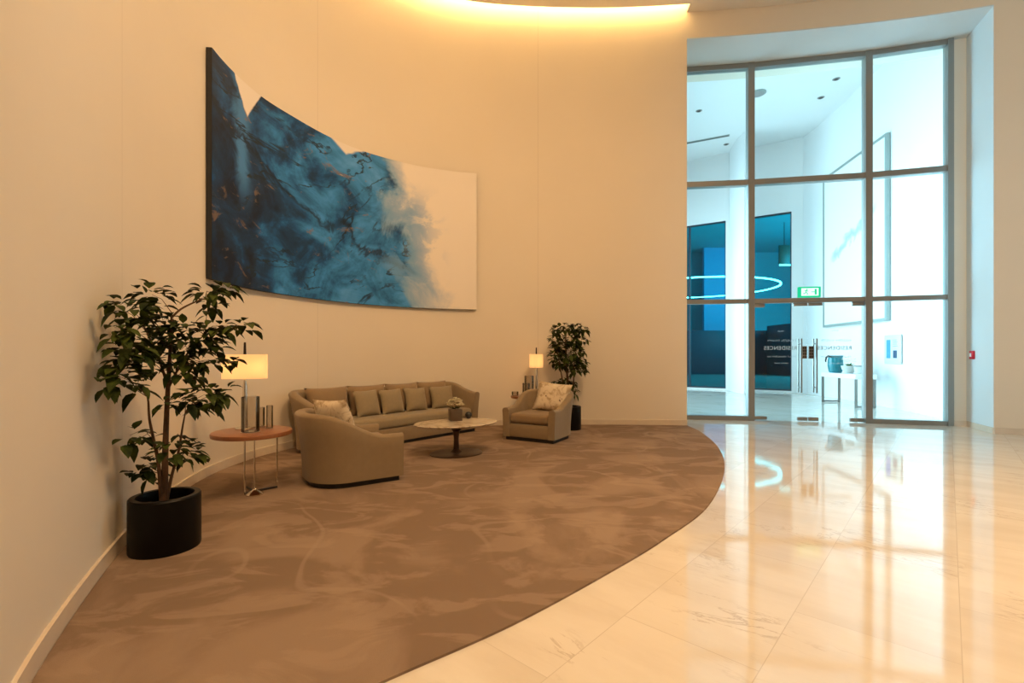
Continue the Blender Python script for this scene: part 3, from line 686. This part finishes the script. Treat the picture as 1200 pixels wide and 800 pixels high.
# dim room behind the tinted windows, with the ring light
b = MB(); b.curtain([(2, 21.8), (2, 36), (26, 36), (26, 12), (10.6, 16.4)], 0, 9, 0.2, 1); struct(b.build('wall_far', M['navywall'], smooth=False))
b = MB(); b.prism([(2, 21.9), (2, 36), (26, 36), (26, 12), (10.6, 16.4)], 9.0, 9.1); struct(b.build('ceiling_far', M['navywall'], smooth=False))
b = MB(); b.box((13.5, 32, 1.45), (7.0, 0.5, 2.9), bevel=0.02); b.box((17.6, 30, 1.6), (1.4, 3.4, 3.2), bevel=0.02); b.box((8.6, 30.5, 1.2), (3.6, 0.6, 2.4), bevel=0.02)
struct(b.build('wall_partition', M['navydark']))
b = MB(); b.box((14.6, 34.6, 4.5), (1.5, 0.3, 9.0)); struct(b.build('blue_lit_panel', M['bluelit'], smooth=False))  # added panel, its saturated blue stands in for a blue-lit band
e = empty('ring_light', (10.6, 28, 5.15), 0, 'thin white ring light seen through the dark blue vestibule windows', 'ring light')
b = MB(); n = 96
for k in range(n):
    pass
RR = 4.5
ring = [Vector((RR * math.cos(2 * PI * k / n), RR * math.sin(2 * PI * k / n), 0)) for k in range(n)]
def torus(mb, RR, rw, rh, n=96):
    prof = [(RR - rw, -rh), (RR + rw, -rh), (RR + rw, rh), (RR - rw, rh)]
    rings = [[mb.bm.verts.new((r_ * math.cos(2 * PI * k / n), r_ * math.sin(2 * PI * k / n), z_)) for k in range(n)] for r_, z_ in prof]
    for a, c_ in zip(rings, rings[1:] + rings[:1]):
        for k in range(n): mb.bm.faces.new((a[k], a[(k + 1) % n], c_[(k + 1) % n], c_[k]))
torus(b, RR, 0.04, 0.03); b.build('diffuser', M['ring'], e)
for a in (0.6, 2.7, 4.75):
    b = MB(); b.tube([(RR * math.cos(a), RR * math.sin(a), 0.05), (RR * math.cos(a), RR * math.sin(a), 3.85)], 0.008, 6); b.build('cable', M['dark'], e)
e = empty('lit_panel', at(919, 27.8, None, 305), 0, 'small pale lit panel seen through the right dark window', 'light panel')
b = MB(); b.box((0, 0, 0.3), (0.62, 0.1, 1.15), bevel=0.01); b.build('body', M['vasebrown'], e)
b = MB(); b.box((0, -0.06, -0.28), (0.62, 0.04, 0.10)); b.build('lamp', M['lit'], e, smooth=False)
b = MB(); b.tube([(0, 0, 0.85), (0, 0, 9.0 - e.location.z)], 0.02, 6); b.build('hanger', M['dark'], e)

# ---------------------------------------------------------------- the painting
def arc_at(path, L):
    s_ = 0
    for a, c_ in zip(path, path[1:]):
        d = (c_ - a).length
        if s_ + d >= L: return a.lerp(c_, (L - s_) / d)
        s_ += d
    return path[-1]
OFF = offset(WALL, -0.07); acc = [0]
for a, c_ in zip(OFF, OFF[1:]): acc.append(acc[-1] + (c_ - a).length)
def arc_of(ratio_px):
    r_ = (ratio_px - CX) / F; best = None
    for i in range(len(OFF) - 1):
        f0 = OFF[i].x - r_ * OFF[i].y; f1 = OFF[i + 1].x - r_ * OFF[i + 1].y
        if f0 * f1 <= 0 and f0 != f1: best = acc[i] + (acc[i + 1] - acc[i]) * f0 / (f0 - f1)   # last crossing = the far one
    return best
s1 = arc_of(558.5)
s0 = None
for i in range(len(OFF)):                                        # near end: where the wall reaches depth 5.18
    if OFF[i].y >= 5.17: s0 = acc[i]; break
NP = 60; PB, PT = 2.17, 4.69
b = MB(); b.uv = b.bm.loops.layers.uv.new('UVMap')
cols = []; pts = [arc_at(OFF, s0 + (s1 - s0) * i / NP) for i in range(NP + 1)]
LP = s1 - s0; NZ = 4
for i, p_ in enumerate(pts): cols.append([b.bm.verts.new((p_.x, p_.y, PB + (PT - PB) * k / NZ)) for k in range(NZ + 1)])
for i in range(NP):
    for k in range(NZ):
        f = b.bm.faces.new((cols[i][k], cols[i + 1][k], cols[i + 1][k + 1], cols[i][k + 1]))
        for lp, (ii, kk) in zip(f.loops, ((i, k), (i + 1, k), (i + 1, k + 1), (i, k + 1))):
            lp[b.uv].uv = (4.75 * ii / NP, 2.52 * kk / NZ)
pe = empty('painting', (pts[0].x, pts[0].y, PB), 0, 'wide curved abstract canvas in blue and white hanging on the curved wall', 'painting')
def localise(o, root):
    o.parent = root; o.matrix_parent_inverse = Matrix.Translation(root.location).inverted(); return o
localise(b.build('painted_face', M['paint']), pe)
b = MB(); b.curtain(offset(pts, 0.003), PB, PT, 0.058, 1); localise(b.build('canvas_side', M['canvas_edge']), pe)

# ---------------------------------------------------------------- upholstery
def upath(w, d, r, n=10, nb=12, na=8):
    """plan path of a U: right-hand order left tip -> back -> right tip; returns (point, outward normal, t) """
    pts = []
    for i in range(na): t = i / na; pts.append((Vector((-w / 2, -d / 2 + (d - r) * t)), Vector((-1, 0))))
    for i in range(n): a = PI - (PI / 2) * i / n; nn = Vector((math.cos(a), math.sin(a))); pts.append((Vector((-w / 2 + r, d / 2 - r)) + nn * r, nn))
    for i in range(nb): t = i / nb; pts.append((Vector((-w / 2 + r + (w - 2 * r) * t, d / 2)), Vector((0, 1))))
    for i in range(n): a = PI / 2 - (PI / 2) * i / n; nn = Vector((math.cos(a), math.sin(a))); pts.append((Vector((w / 2 - r, d / 2 - r)) + nn * r, nn))
    for i in range(na + 1): t = i / na; pts.append((Vector((w / 2, d / 2 - r - (d - r) * t)), Vector((1, 0))))
    return pts

def ushell(w, d, r, th, hfun, leanfun, z0=0.055):
    """upholstered U: arms running into the back, top edge rounded; closed at both tips"""
    mb = MB(); rows = []
    for p_, n_ in upath(w, d, r):
        h = hfun(p_); ln = leanfun(p_)
        prof = []                                                # (outward offset, z)
        for t in (0, 0.25, 0.5, 0.75): prof.append((ln * t * t, z0 + (h - 0.04 - z0) * t))
        rr = th / 2; oc = ln - rr
        for k in range(7):
            a = PI * k / 6; prof.append((oc + rr * math.cos(a), h - 0.04 + 0.04 * math.sin(a)))
        for t in (0.6, 0.3, 0.0): prof.append((-th + ln * t * t * 0.9, z0 + (h - 0.04 - z0) * t))
        rows.append([mb.bm.verts.new((p_.x + n_.x * o_, p_.y + n_.y * o_, z_)) for o_, z_ in prof])
    m_ = len(rows[0])
    for a, c_ in zip(rows, rows[1:]):
        for k in range(m_): mb.bm.faces.new((a[k], a[(k + 1) % m_], c_[(k + 1) % m_], c_[k]))
    mb.bm.faces.new(rows[0]); mb.bm.faces.new(list(reversed(rows[-1])))
    return mb

def plinth(w, d, r, inset=0.035, z1=0.06):
    mb = MB(); poly = [tuple(p_ - n_ * inset) for p_, n_ in upath(w, d, r)]
    poly[0] = (poly[0][0], poly[0][1] + inset); poly[-1] = (poly[-1][0], poly[-1][1] + inset)
    mb.prism(poly, 0.012 - 0.012, z1); return mb

def ss(a, b_, x): t = max(0, min(1, (x - a) / (b_ - a))); return t * t * (3 - 2 * t)

def seat_pad(w, d, h, r=0.045):
    mb = MB(); vs = mb.box((0, 0, h / 2), (w, d, h), bevel=r, seg=5)
    return mb

def pillow(w, h, t, n=14):
    """square throw pillow in the local XZ plane standing on z = 0, thickness along Y"""
    mb = MB(); F_ = {}
    for sgn in (-1, 1):
        for i in range(n + 1):
            for k in range(n + 1):
                u, v = -1 + 2 * i / n, -1 + 2 * k / n
                edge = i in (0, n) or k in (0, n)
                if edge and sgn == 1: F_[(1, i, k)] = F_[(-1, i, k)]; continue
                th = t / 2 * ((1 - abs(u) ** 2.6) * (1 - abs(v) ** 2.6)) ** 0.55
                x = w / 2 * u * (1 - 0.07 * (1 - v * v) * abs(u)); z = h / 2 * v * (1 - 0.07 * (1 - u * u) * abs(v))
                F_[(sgn, i, k)] = mb.bm.verts.new((x, sgn * th, z + h / 2))
        for i in range(n):
            for k in range(n): mb.bm.faces.new((F_[(sgn, i, k)], F_[(sgn, i + 1, k)], F_[(sgn, i + 1, k + 1)], F_[(sgn, i, k + 1)]))
    return mb

CZ = 0.012                                                      # top of the carpet
def armchair(loc, rz, label):
    root = empty('armchair', (loc[0], loc[1], CZ), rz, label, 'armchair', 'khaki armchairs on the carpet')
    w, d, r = 0.88, 0.90, 0.36
    hf = lambda p_: 0.50 + 0.245 * ss(-0.25, 0.40, p_.y) ** 0.9
    lf = lambda p_: 0.015 + 0.06 * ss(-0.1, 0.44, p_.y)
    ushell(w, d, r, 0.11, hf, lf).build('shell', M['velvet'], root, angle=60)
    a = MB(); a.box((0, -d / 2 + 0.06, 0.155), (w - 0.2, 0.10, 0.20), bevel=0.012); a.build('front_rail', M['velvet'], root)
    s_ = MB(); s_.box((0, -0.06, 0.19), (w - 0.235, 0.66, 0.16)); s_.build('seat_deck', M['velvet'], root)
    s_ = seat_pad(w - 0.225, 0.72, 0.15, 0.05).build('seat_cushion', M['tan'], root); s_.location = (0, -0.085, 0.268)
    plinth(w, d, r).build('plinth', M['plinth'], root, smooth=False)
    return root
ch1 = armchair((-1.77, 5.18), math.radians(124), 'khaki armchair seen from behind beside the wooden side table')
ch2 = armchair((0.466, 7.66), math.radians(-29.6), 'khaki armchair facing the room in front of the rear lamp')

def put_pillow(name, root, lx, ly, lz, w, h, t, mtl, tilt, yaw, roll, label, group, cat='cushion'):
    """throw pillow resting at local (lx, ly, lz) of a seat; top-level, leaning back by tilt"""
    o = pillow(w, h, t).build(name, mtl, angle=80)
    M_ = Matrix.Translation(root.location) @ Matrix.Rotation(root.rotation_euler.z, 4, 'Z') @ Matrix.Translation((lx, ly, lz)) @ Matrix.Rotation(yaw, 4, 'Z') @ Matrix.Rotation(-tilt, 4, 'X') @ Matrix.Rotation(roll, 4, 'Y')
    o.matrix_world = M_; tag(o, label, cat, group); return o
put_pillow('throw_cushion', ch1, 0.02, 0.07, 0.42, 0.58, 0.46, 0.2, M['printf'], 0.32, 0.38, 0.05, 'cream patterned cushion leaning in the armchair seen from behind', 'patterned armchair cushions')
put_pillow('throw_cushion', ch2, 0.09, 0.10, 0.41, 0.60, 0.49, 0.2, M['printf'], 0.36, 0.05, 0.10, 'cream patterned cushion leaning in the armchair by the rear lamp', 'patterned armchair cushions')

# sofa
sr = math.radians(49.5)
sofa = empty('sofa', (-1.85, 7.45, CZ), sr, 'long khaki sofa with curved ends along the curved wall', 'sofa')
w, d, r = 2.92, 0.80, 0.34
hf = lambda p_: 0.68 + 0.12 * ss(-0.38, 0.30, p_.y) + 0.035 * (ss(-0.1, 0.35, p_.y) * ss(0.95, 1.25, abs(p_.x)))
lf = lambda p_: 0.05 + 0.07 * ss(-0.1, 0.4, p_.y)
ushell(w, d, r, 0.12, hf, lf).build('shell', M['velvet'], sofa, angle=60)
a = MB(); a.box((0, -d / 2 + 0.05, 0.15), (w - 0.2, 0.10, 0.20), bevel=0.012); a.build('front_rail', M['velvet'], sofa)
a = MB(); a.box((0, -0.05, 0.19), (w - 0.26, 0.6, 0.12)); a.build('seat_deck', M['velvet'], sofa)
a = seat_pad(w - 0.25, 0.66, 0.16, 0.055).build('seat_cushion', M['khaki'], sofa); a.location = (0, -0.07, 0.252)
plinth(w, d, r).build('plinth', M['plinth'], sofa, smooth=False)
for x in (-0.95, -0.30, 0.36, 1.0):
    a = pillow(0.66, 0.47, 0.22).build('back_cushion', M['tan'], sofa, angle=80); a.location = (x, 0.185, 0.40); a.rotation_euler = (-0.22, 0, 0)
for x, y, yaw, sz, lab in ((-0.42, 0.0, 0.10, 0.44, 'plain khaki cushion nearest the front armchair on the sofa'), (0.02, 0.0, 0.04, 0.43, 'plain khaki cushion second from the front armchair on the sofa'),
                      (0.48, 0.01, -0.02, 0.43, 'plain khaki cushion third from the front armchair on the sofa'), (1.0, -0.04, -0.28, 0.43, 'plain khaki cushion at the far curved end of the sofa')):
    put_pillow('throw_cushion', sofa, x, y, 0.405, sz, sz * 0.92, 0.15, M['khaki'], 0.30, yaw, R.uniform(-0.04, 0.04), lab, 'plain cushions on the sofa')

# ---------------------------------------------------------------- coffee table and what stands on it
ct = empty('coffee_table', (-0.75, 6.43, CZ), math.radians(28), 'oval marble topped coffee table on a dark pedestal in front of the sofa', 'coffee table')
TH = 0.43 - CZ
b = MB(); b.lathe([(0.94, TH - 0.028), (0.985, TH - 0.018), (1.0, TH - 0.006), (0.99, TH)], 64, sx=0.575, sy=0.40); b.build('table_top', M['tmarble'], ct)
b = MB(); b.lathe([(0.13, TH - 0.045), (0.10, TH - 0.06), (0.045, TH - 0.12), (0.034, 0.2), (0.04, 0.06), (0.075, 0.03), (0.08, 0.02)], 24); b.lathe([(0.13, TH - 0.045), (0.13, TH - 0.028)], 24); b.build('pedestal', M['bronze'], ct)
b = MB(); b.lathe([(1.0, 0), (1.0, 0.012), (0.9, 0.02), (0.3, 0.026)], 48, sx=0.36, sy=0.30); b.build('foot', M['bronze'], ct)
v = at(533.5, 6.62, 0.43)
fv = empty('flower_vase', v, 0.35, 'square brown vase of cream flowers on the coffee table', 'vase')
b = MB(); b.box((0, 0, 0.08), (0.165, 0.165, 0.16), bevel=0.008); b.build('vase', M['vasebrown'], fv)
b = MB()
for k in range(44):
    a = R.uniform(0, 2 * PI); r_ = 0.105 * math.sqrt(R.random()); z_ = 0.20 + 0.085 * (1 - (r_ / 0.115) ** 2) + R.uniform(-0.02, 0.02)
    for w_ in range(6):
        an = w_ * 1.047 + a; leafblade(b, (r_ * math.cos(a), r_ * math.sin(a), z_), (math.cos(an), math.sin(an), R.uniform(0.3, 1.4)), 0.042, 0.036, 0.2, 3)
b.build('blossom', M['petal'], fv)
b = MB()
for k in range(14):
    a = R.uniform(0, 2 * PI); leafblade(b, (0.04 * math.cos(a), 0.04 * math.sin(a), 0.155), (math.cos(a), math.sin(a), 0.9), 0.09, 0.035, 0.4)
b.build('foliage', M['leaf'], fv)
v = at(549, 6.80, 0.43)
b = MB(); b.lathe([(0.012, 0), (0.03, 0.006)] + [(0.05 * math.cos(t), 0.052 + 0.048 * math.sin(t)) for t in [(-0.9 + 2.2 * k / 9) for k in range(10)]] + [(0.012, 0.098), (0.009, 0.09)], 28)
bo = b.build('bud_vase', M['navy']); bo.location = v; tag(bo, 'small round black bud vase on the coffee table', 'vase')

# ---------------------------------------------------------------- side tables, lamps, glass cylinders
def side_table(loc, rz, label):
    root = empty('side_table', (loc[0], loc[1], CZ), rz, label, 'side table', 'wooden side tables')
    H = 0.605 - CZ
    b = MB(); b.lathe([(0.335, H - 0.045), (0.35, H - 0.04), (0.355, H - 0.015), (0.35, H - 0.002), (0.345, H)], 56); b.build('table_top', M['wood'], root)
    for (x, y) in ((-0.02, -0.10), (0.03, -0.02), (0.17, 0.14)):
        b = MB(); b.tube([(x, y, 0.02), (x, y, H - 0.045)], 0.0085, 10); b.build('leg', M['chrome'], root)
    b = MB(); b.tube([(-0.02, -0.10, 0.012), (0.03, -0.02, 0.012), (0.17, 0.14, 0.012)], 0.011, 8); b.tube([(-0.12, 0.12, 0.012), (0.03, -0.02, 0.012), (0.10, -0.14, 0.012)], 0.011, 8); b.build('foot_bar', M['dark'], root)
    b = MB(); b.lathe([(0.075, 0), (0.075, 0.012), (0.05, 0.03), (0.022, 0.045), (0.015, 0.055)], 24, c=(0.075, -0.10, 0)); b.build('weight', M['chrome'], root)
    return root
st1 = side_table((-2.52, 4.64), 0.0, 'round wooden side table on thin chrome legs beside the front armchair')
st2 = side_table((0.33, 8.56), 0.9, 'round wooden side table behind the rear armchair')
TT = 0.605

def table_lamp(loc, rz, label):
    root = empty('table_lamp', (loc[0], loc[1], TT), rz, label, 'table lamp', 'table lamps with oval shades')
    b = MB(); b.lathe([(0.088, 0), (0.088, 0.012), (0.08, 0.018), (0.03, 0.022)], 36); b.build('base', M['chrome'], root)
    b = MB(); b.tube([(0, 0, 0.02), (0, 0, 0.42), (0, 0, 0.50)], [0.024, 0.021, 0.012], 16); b.build('stem', M['chrome'], root)
    b = MB(); n_ = 48; prof = [(1.0, 0.50), (1.0, 0.56), (1.0, 0.62), (1.0, 0.68), (1.0, 0.74), (0.985, 0.74), (0.985, 0.50)]
    b.lathe(prof, n_, sx=0.20, sy=0.10, power=3.2, cap=False)
    b.build('lamp_shade', M['shade'], root)
    b = MB()
    b.tube([(-0.19, 0, 0.735), (0.19, 0, 0.735)], 0.004, 6); b.tube([(0, -0.095, 0.735), (0, 0.095, 0.735)], 0.004, 6); b.tube([(0, 0, 0.5), (0, 0, 0.74)], 0.006, 8)
    b.build('shade_carrier', M['chrome'], root)
    b = MB(); b.tube([(0, 0, 0.74), (0, 0, 0.86)], [0.013, 0.010], 12); b.build('finial', M['dark'], root)
    for x in (-0.095, 0.095):
        l = bpy.data.lights.new('bulb', 'POINT'); l.energy = 0.72; l.color = (1.0, 0.60, 0.28); l.shadow_soft_size = 0.03
        lo = bpy.data.objects.new('bulb', l); COL.objects.link(lo); lo.parent = root; lo.location = (x, 0, 0.61)
    return root
L1 = at(287, 4.74, TT); L2 = at(628.5, 8.62, TT)
table_lamp(L1, 0.38, 'lit table lamp on the wooden side table beside the leafy front tree')
table_lamp(L2, 1.25, 'lit table lamp behind the rear armchair near the back tree')

def cylinder(loc, r_, h, label, group):
    root = empty('glass_cylinder', (loc[0], loc[1], TT), 0, label, 'glass cylinder', group)
    b = MB(); b.lathe([(r_ - 0.004, 0.014), (r_, 0.014), (r_, h - 0.002), (r_ - 0.002, h), (r_ - 0.005, h - 0.002), (r_ - 0.005, 0.016)], 32, cap=False); b.build('tube', M['smoke'], root)
    b = MB(); b.lathe([(r_ + 0.006, 0), (r_ + 0.006, 0.012), (r_ - 0.002, 0.016)], 32); b.build('foot', M['chrome'], root)
    return root
G1, G2 = 'smoked glass cylinders on the front side table', 'smoked glass cylinders on the rear side table'
cylinder(at(293.5, 4.52, TT), 0.078, 0.34, 'tallest smoked glass cylinder standing in front of the left table lamp', G1)
cylinder(at(305, 4.87, TT), 0.042, 0.20, 'shorter wide glass cylinder right of the left table lamp', G1)
cylinder(at(316, 4.74, TT), 0.030, 0.235, 'slim glass cylinder nearest the front armchair on the wooden table', G1)
cylinder(at(620, 8.42, TT), 0.082, 0.36, 'taller glass cylinder beside the rear lamp', G2)
cylinder(at(616.5, 8.26, TT), 0.062, 0.24, 'shorter glass cylinder in front of the taller one by the rear lamp', G2)
b = MB(); b.lathe([(0.04, 0), (0.055, 0.006), (0.062, 0.04), (0.06, 0.075), (0.054, 0.075), (0.05, 0.03)], 24)
bo = b.build('glass_bowl', M['smoke']); bo.location = (0.055, 8.50, TT); tag(bo, 'small glass bowl at the edge of the rear side table', 'bowl')

# ---------------------------------------------------------------- planters with trees
def inwall(P_, gap):
    """is a point closer than gap to the curved wall (or behind it)?"""
    best = 1e9; sd = 0
    for a, c_ in zip(WALL, WALL[1:]):
        q = Vector(P_[:2]); d = c_ - a; t = max(0, min(1, (q - a).dot(d) / d.dot(d))); v_ = q - (a + d * t)
        if v_.length < best: best = v_.length; sd = d.x * v_.y - d.y * v_.x
    return sd > 0 or best < gap

def planter_tree(loc, r_, h, label, clusters, trunks, leafL, rnd, depth, nleaf):
    root = empty('potted_tree', (loc[0], loc[1], CZ), 0, label, 'potted tree', 'leafy trees in black planters')
    b = MB(); b.lathe([(r_ * 0.985, 0), (r_, 0.012), (r_, h - 0.01), (r_ - 0.008, h), (r_ - 0.04, h), (r_ - 0.045, h - 0.01), (r_ - 0.045, h - 0.08)], 56, cap=True)
    b.build('planter', M['planter'], root)
    b = MB(); b.lathe([(r_ - 0.046, h - 0.078), (r_ * 0.4, h - 0.06), (0.01, h - 0.055)], 40); b.build('soil', M['soil'], root)
    O = Vector((loc[0], loc[1], CZ)); K = []
    b = MB()
    for tr in trunks:
        pts = [at(px, loc[1] + dy, None, py) - O for px, py, dy in tr[0]]
        pts = spline(pts, 4); m_ = len(pts) - 1
        b.tube(pts, [tr[1] + (tr[2] - tr[1]) * i / m_ for i in range(m_ + 1)], 8)
        K += [p_ for p_ in pts[2:]]
    f = MB()
    for (px, py, rx, ry, n_) in clusters:
        dy = rnd.uniform(-depth, depth)
        while inwall(at(px - rx, loc[1] + dy, None, py), 0.05): dy -= 0.03
        c_ = at(px, loc[1] + dy, None, py) - O; sc_ = (loc[1] + dy) / F
        near = min(K, key=lambda k: (k - c_).length + (0.15 if k.z > c_.z else 0))
        m1 = (near + c_) / 2 + Vector((0, 0, 0.03)); b.tube([near, m1, c_], [tr[2] * 0.75, tr[2] * 0.5, tr[2] * 0.3], 5)
        for k in range(int(n_ * nleaf)):
            a = rnd.uniform(0, 2 * PI); q = math.sqrt(rnd.random())
            pos = c_ + Vector((rx * 0.85 * sc_ * q * math.cos(a), rnd.uniform(-1, 1) * rx * sc_ * 0.8, ry * sc_ * q * math.sin(a)))
            out_ = (pos - c_); out_.z *= 0.5
            dr = out_.normalized() * 0.9 + Vector((rnd.uniform(-.6, .6), rnd.uniform(-.6, .6), rnd.uniform(-.45, .35)))
            L = leafL * rnd.uniform(0.75, 1.25)
            if inwall(O + pos, 0.03) or inwall(O + pos + dr.normalized() * L, 0.03): continue
            leafblade(f, pos, dr, L, L * rnd.uniform(0.56, 0.7), rnd.uniform(0.15, 0.5))
    b.build('trunk', M['bark'], root); f.build('foliage', M['leaf'], root, angle=80)
    return root
T1c = [(178, 345, 12, 12, 8), (152, 362, 20, 14, 16), (175, 352, 18, 16, 14), (136, 358, 12, 10, 8), (190, 375, 16, 14, 12), (140, 388, 22, 14, 20), (165, 392, 26, 16, 20), (148, 408, 26, 14, 22), (178, 412, 22, 16, 18),
       (150, 424, 22, 10, 12), (172, 428, 22, 9, 10), (138, 440, 18, 12, 16), (124, 447, 10, 10, 8), (155, 452, 16, 10, 8), (245, 342, 18, 8, 12), (262, 338, 14, 6, 8), (246, 354, 14, 8, 8), (243, 366, 5, 5, 2),
       (215, 388, 18, 14, 14), (236, 390, 20, 10, 14), (258, 382, 16, 7, 10), (282, 382, 14, 7, 9), (245, 404, 18, 9, 9), (212, 410, 16, 14, 10), (215, 426, 20, 14, 16), (230, 420, 16, 10, 8), (250, 425, 14, 8, 8), (270, 424, 12, 5, 5),
       (195, 400, 14, 14, 8), (205, 378, 10, 8, 6), (225, 440, 10, 6, 3), (218, 468, 16, 8, 10), (240, 462, 18, 10, 14), (258, 460, 12, 10, 10), (225, 476, 20, 7, 10), (245, 476, 16, 7, 7), (195, 474, 8, 5, 3),
       (152, 510, 12, 10, 9), (166, 512, 6, 10, 4), (170, 545, 16, 8, 10), (160, 556, 12, 8, 7), (175, 560, 10, 8, 6), (198, 527, 12, 10, 10), (215, 528, 14, 12, 10), (228, 533, 8, 10, 5), (205, 512, 10, 6, 4)]
PX1 = (-2.40, 3.31)
T1t = [([(192, 592, 0), (193, 560, 0), (194, 520, 0), (196, 470, 0.02), (199, 420, 0.02), (201, 385, 0), (201, 366, 0)], 0.024, 0.006),
       ([(189, 588, -0.02), (186, 545, -0.03), (180, 515, -0.05), (175, 490, -0.05), (173, 465, -0.04), (165, 455, -0.03)], 0.013, 0.004),
       ([(195, 588, 0.02), (201, 558, 0.04), (209, 530, 0.05), (214, 500, 0.06), (217, 484, 0.06)], 0.012, 0.004),
       ([(201, 372, 0), (212, 362, 0.02), (228, 354, 0.03), (240, 350, 0.03)], 0.008, 0.004),
       ([(197, 455, 0.0), (210, 430, 0.05), (226, 405, 0.08), (240, 392, 0.08)], 0.009, 0.004),
       ([(196, 450, 0.0), (186, 420, -0.05), (175, 395, -0.06), (165, 375, -0.04)], 0.009, 0.004)]
planter_tree(PX1, 0.21, 0.365, 'leafy tree in a black planter standing by the curved wall in the front', T1c, T1t, 0.088, random.Random(3), 0.12, 1.8)
PX2 = (1.03, 8.52)
T2c = [(653, 386, 8, 6, 9), (664, 384, 8, 5, 7), (674, 386, 8, 6, 9), (683, 386, 6, 4, 6), (652, 398, 8, 6, 8), (656, 405, 8, 7, 9), (670, 396, 9, 7, 10), (680, 400, 8, 7, 10), (651, 412, 7, 7, 9), (654, 420, 9, 8, 12),
       (664, 414, 9, 8, 10), (677, 413, 9, 8, 12), (672, 424, 10, 7, 12), (660, 426, 9, 6, 9), (681, 424, 6, 6, 6), (674, 434, 9, 4, 7), (682, 434, 5, 3, 4), (655, 449, 8, 4, 8), (663, 447, 6, 5, 6), (671, 458, 5, 5, 5), (669, 450, 5, 5, 4)]
T2t = [([(667, 478, 0), (666, 455, 0), (664, 430, 0), (663, 405, 0), (663, 390, 0)], 0.026, 0.008),
       ([(664, 472, 0), (660, 450, -0.03), (656, 428, -0.04), (652, 405, -0.04)], 0.016, 0.006),
       ([(669, 474, 0), (672, 450, 0.03), (673, 425, 0.04), (677, 400, 0.04)], 0.016, 0.006)]
planter_tree(PX2, 0.20, 0.41, 'leafy tree in a black planter against the wall behind the rear armchair', T2c, T2t, 0.10, random.Random(5), 0.12, 4.6)

# recessed spot in the lobby ceiling by the slot
e = empty('recessed_spot', (0.54, 8.60, CEIL), 0, 'recessed ceiling spot beside the light slot', 'spotlight')
b = MB(); b.lathe([(0.05, -0.012), (0.07, 0)], 20); b.build('bezel', M['ceiling'], e)

# ---------------------------------------------------------------- light
def area(name, loc, target, sx, sy, power, color, spread=None, disk=False):
    l = bpy.data.lights.new(name, 'AREA'); l.shape = 'DISK' if disk else 'RECTANGLE'; l.size = sx
    if not disk: l.size_y = sy
    l.energy = power; l.color = color
    if spread: l.spread = spread
    o = bpy.data.objects.new(name, l); COL.objects.link(o); o.location = loc
    o.rotation_euler = (Vector(target) - Vector(loc)).to_track_quat('-Z', 'Y').to_euler(); return o
WARM = (1.0, 0.60, 0.275)
for i, (x, y, pw, sp_) in enumerate(((1.5, 3.0, 88, 2.6), (5.0, 5.2, 26, 1.2), (4.5, 1.5, 75, 1.4), (8.0, 3.2, 18, 1.2), (7.5, -2.0, 35, 1.4))):
    area('lobby_downlight', (x, y, CEIL - 0.03), (x, y, 0), 0.6, 0.6, pw, WARM, spread=sp_, disk=True)
# added unseen warm fills aimed to brighten the curved wall
for (x, y, tx, ty, tz, pw, cl) in ((2.2, 1.6, -3.2, 4.8, 3.6, 155, (1.0, 0.635, 0.325)), (3.0, 3.6, -1.5, 8.5, 3.2, 64, (1.0, 0.55, 0.20)), (1.2, -1.5, -2.6, 3.0, 2.4, 190, (1.0, 0.635, 0.325))):
    area('wall_fill', (x, y, CEIL - 0.05), (tx, ty, tz), 0.6, 0.6, pw, cl, spread=2.4, disk=True)
area('lobby_cool_fill', (-3.4, -5.4, 3.2), (9.9, 7.3, 3.5), 4.0, 5.0, 170, (0.70, 0.93, 1.0), spread=0.9)  # added cool fill for the right wall, no window stands here
COOL = (0.56, 0.88, 1.0)
area('vestibule_daylight', (2.6, 15.6, 3.2), (10.0, 12.2, 3.0), 6.5, 6.0, 590, COOL, spread=2.3)
area('entrance_cool_fill', (2.9, 12.2, 2.8), (8.6, 8.7, 3.4), 3.0, 5.0, 270, (0.36, 0.79, 1.0), spread=1.5)  # second cool light, added to brighten the jamb and soffit
area('far_room_fill', (20.5, 24, 5), (12, 28, 4), 6, 6, 2200, (0.25, 0.8, 1.0))  # added light kept out of sight, brightens the room behind the tinted panes

w_ = bpy.data.worlds.new('sky'); sc.world = w_; w_.use_nodes = True
bg = w_.node_tree.nodes['Background']; bg.inputs[0].default_value = (0.55, 0.85, 1.0, 1); bg.inputs[1].default_value = 0.4

# ---------------------------------------------------------------- camera
cam = bpy.data.cameras.new('camera'); co = bpy.data.objects.new('camera', cam); COL.objects.link(co)
co.location = (0, 0, EYE); co.rotation_euler = (PI / 2, 0, 0)
cam.sensor_width = 36; cam.lens = F / 1200 * 36; cam.shift_y = (HY - 400) / 1200; cam.clip_start = 0.05; cam.clip_end = 200
sc.camera = co
vs = sc.view_settings; vs.view_transform = 'Standard'; vs.look = 'None'; vs.exposure = 0.0; vs.gamma = 1.0; vs.use_curve_mapping = False
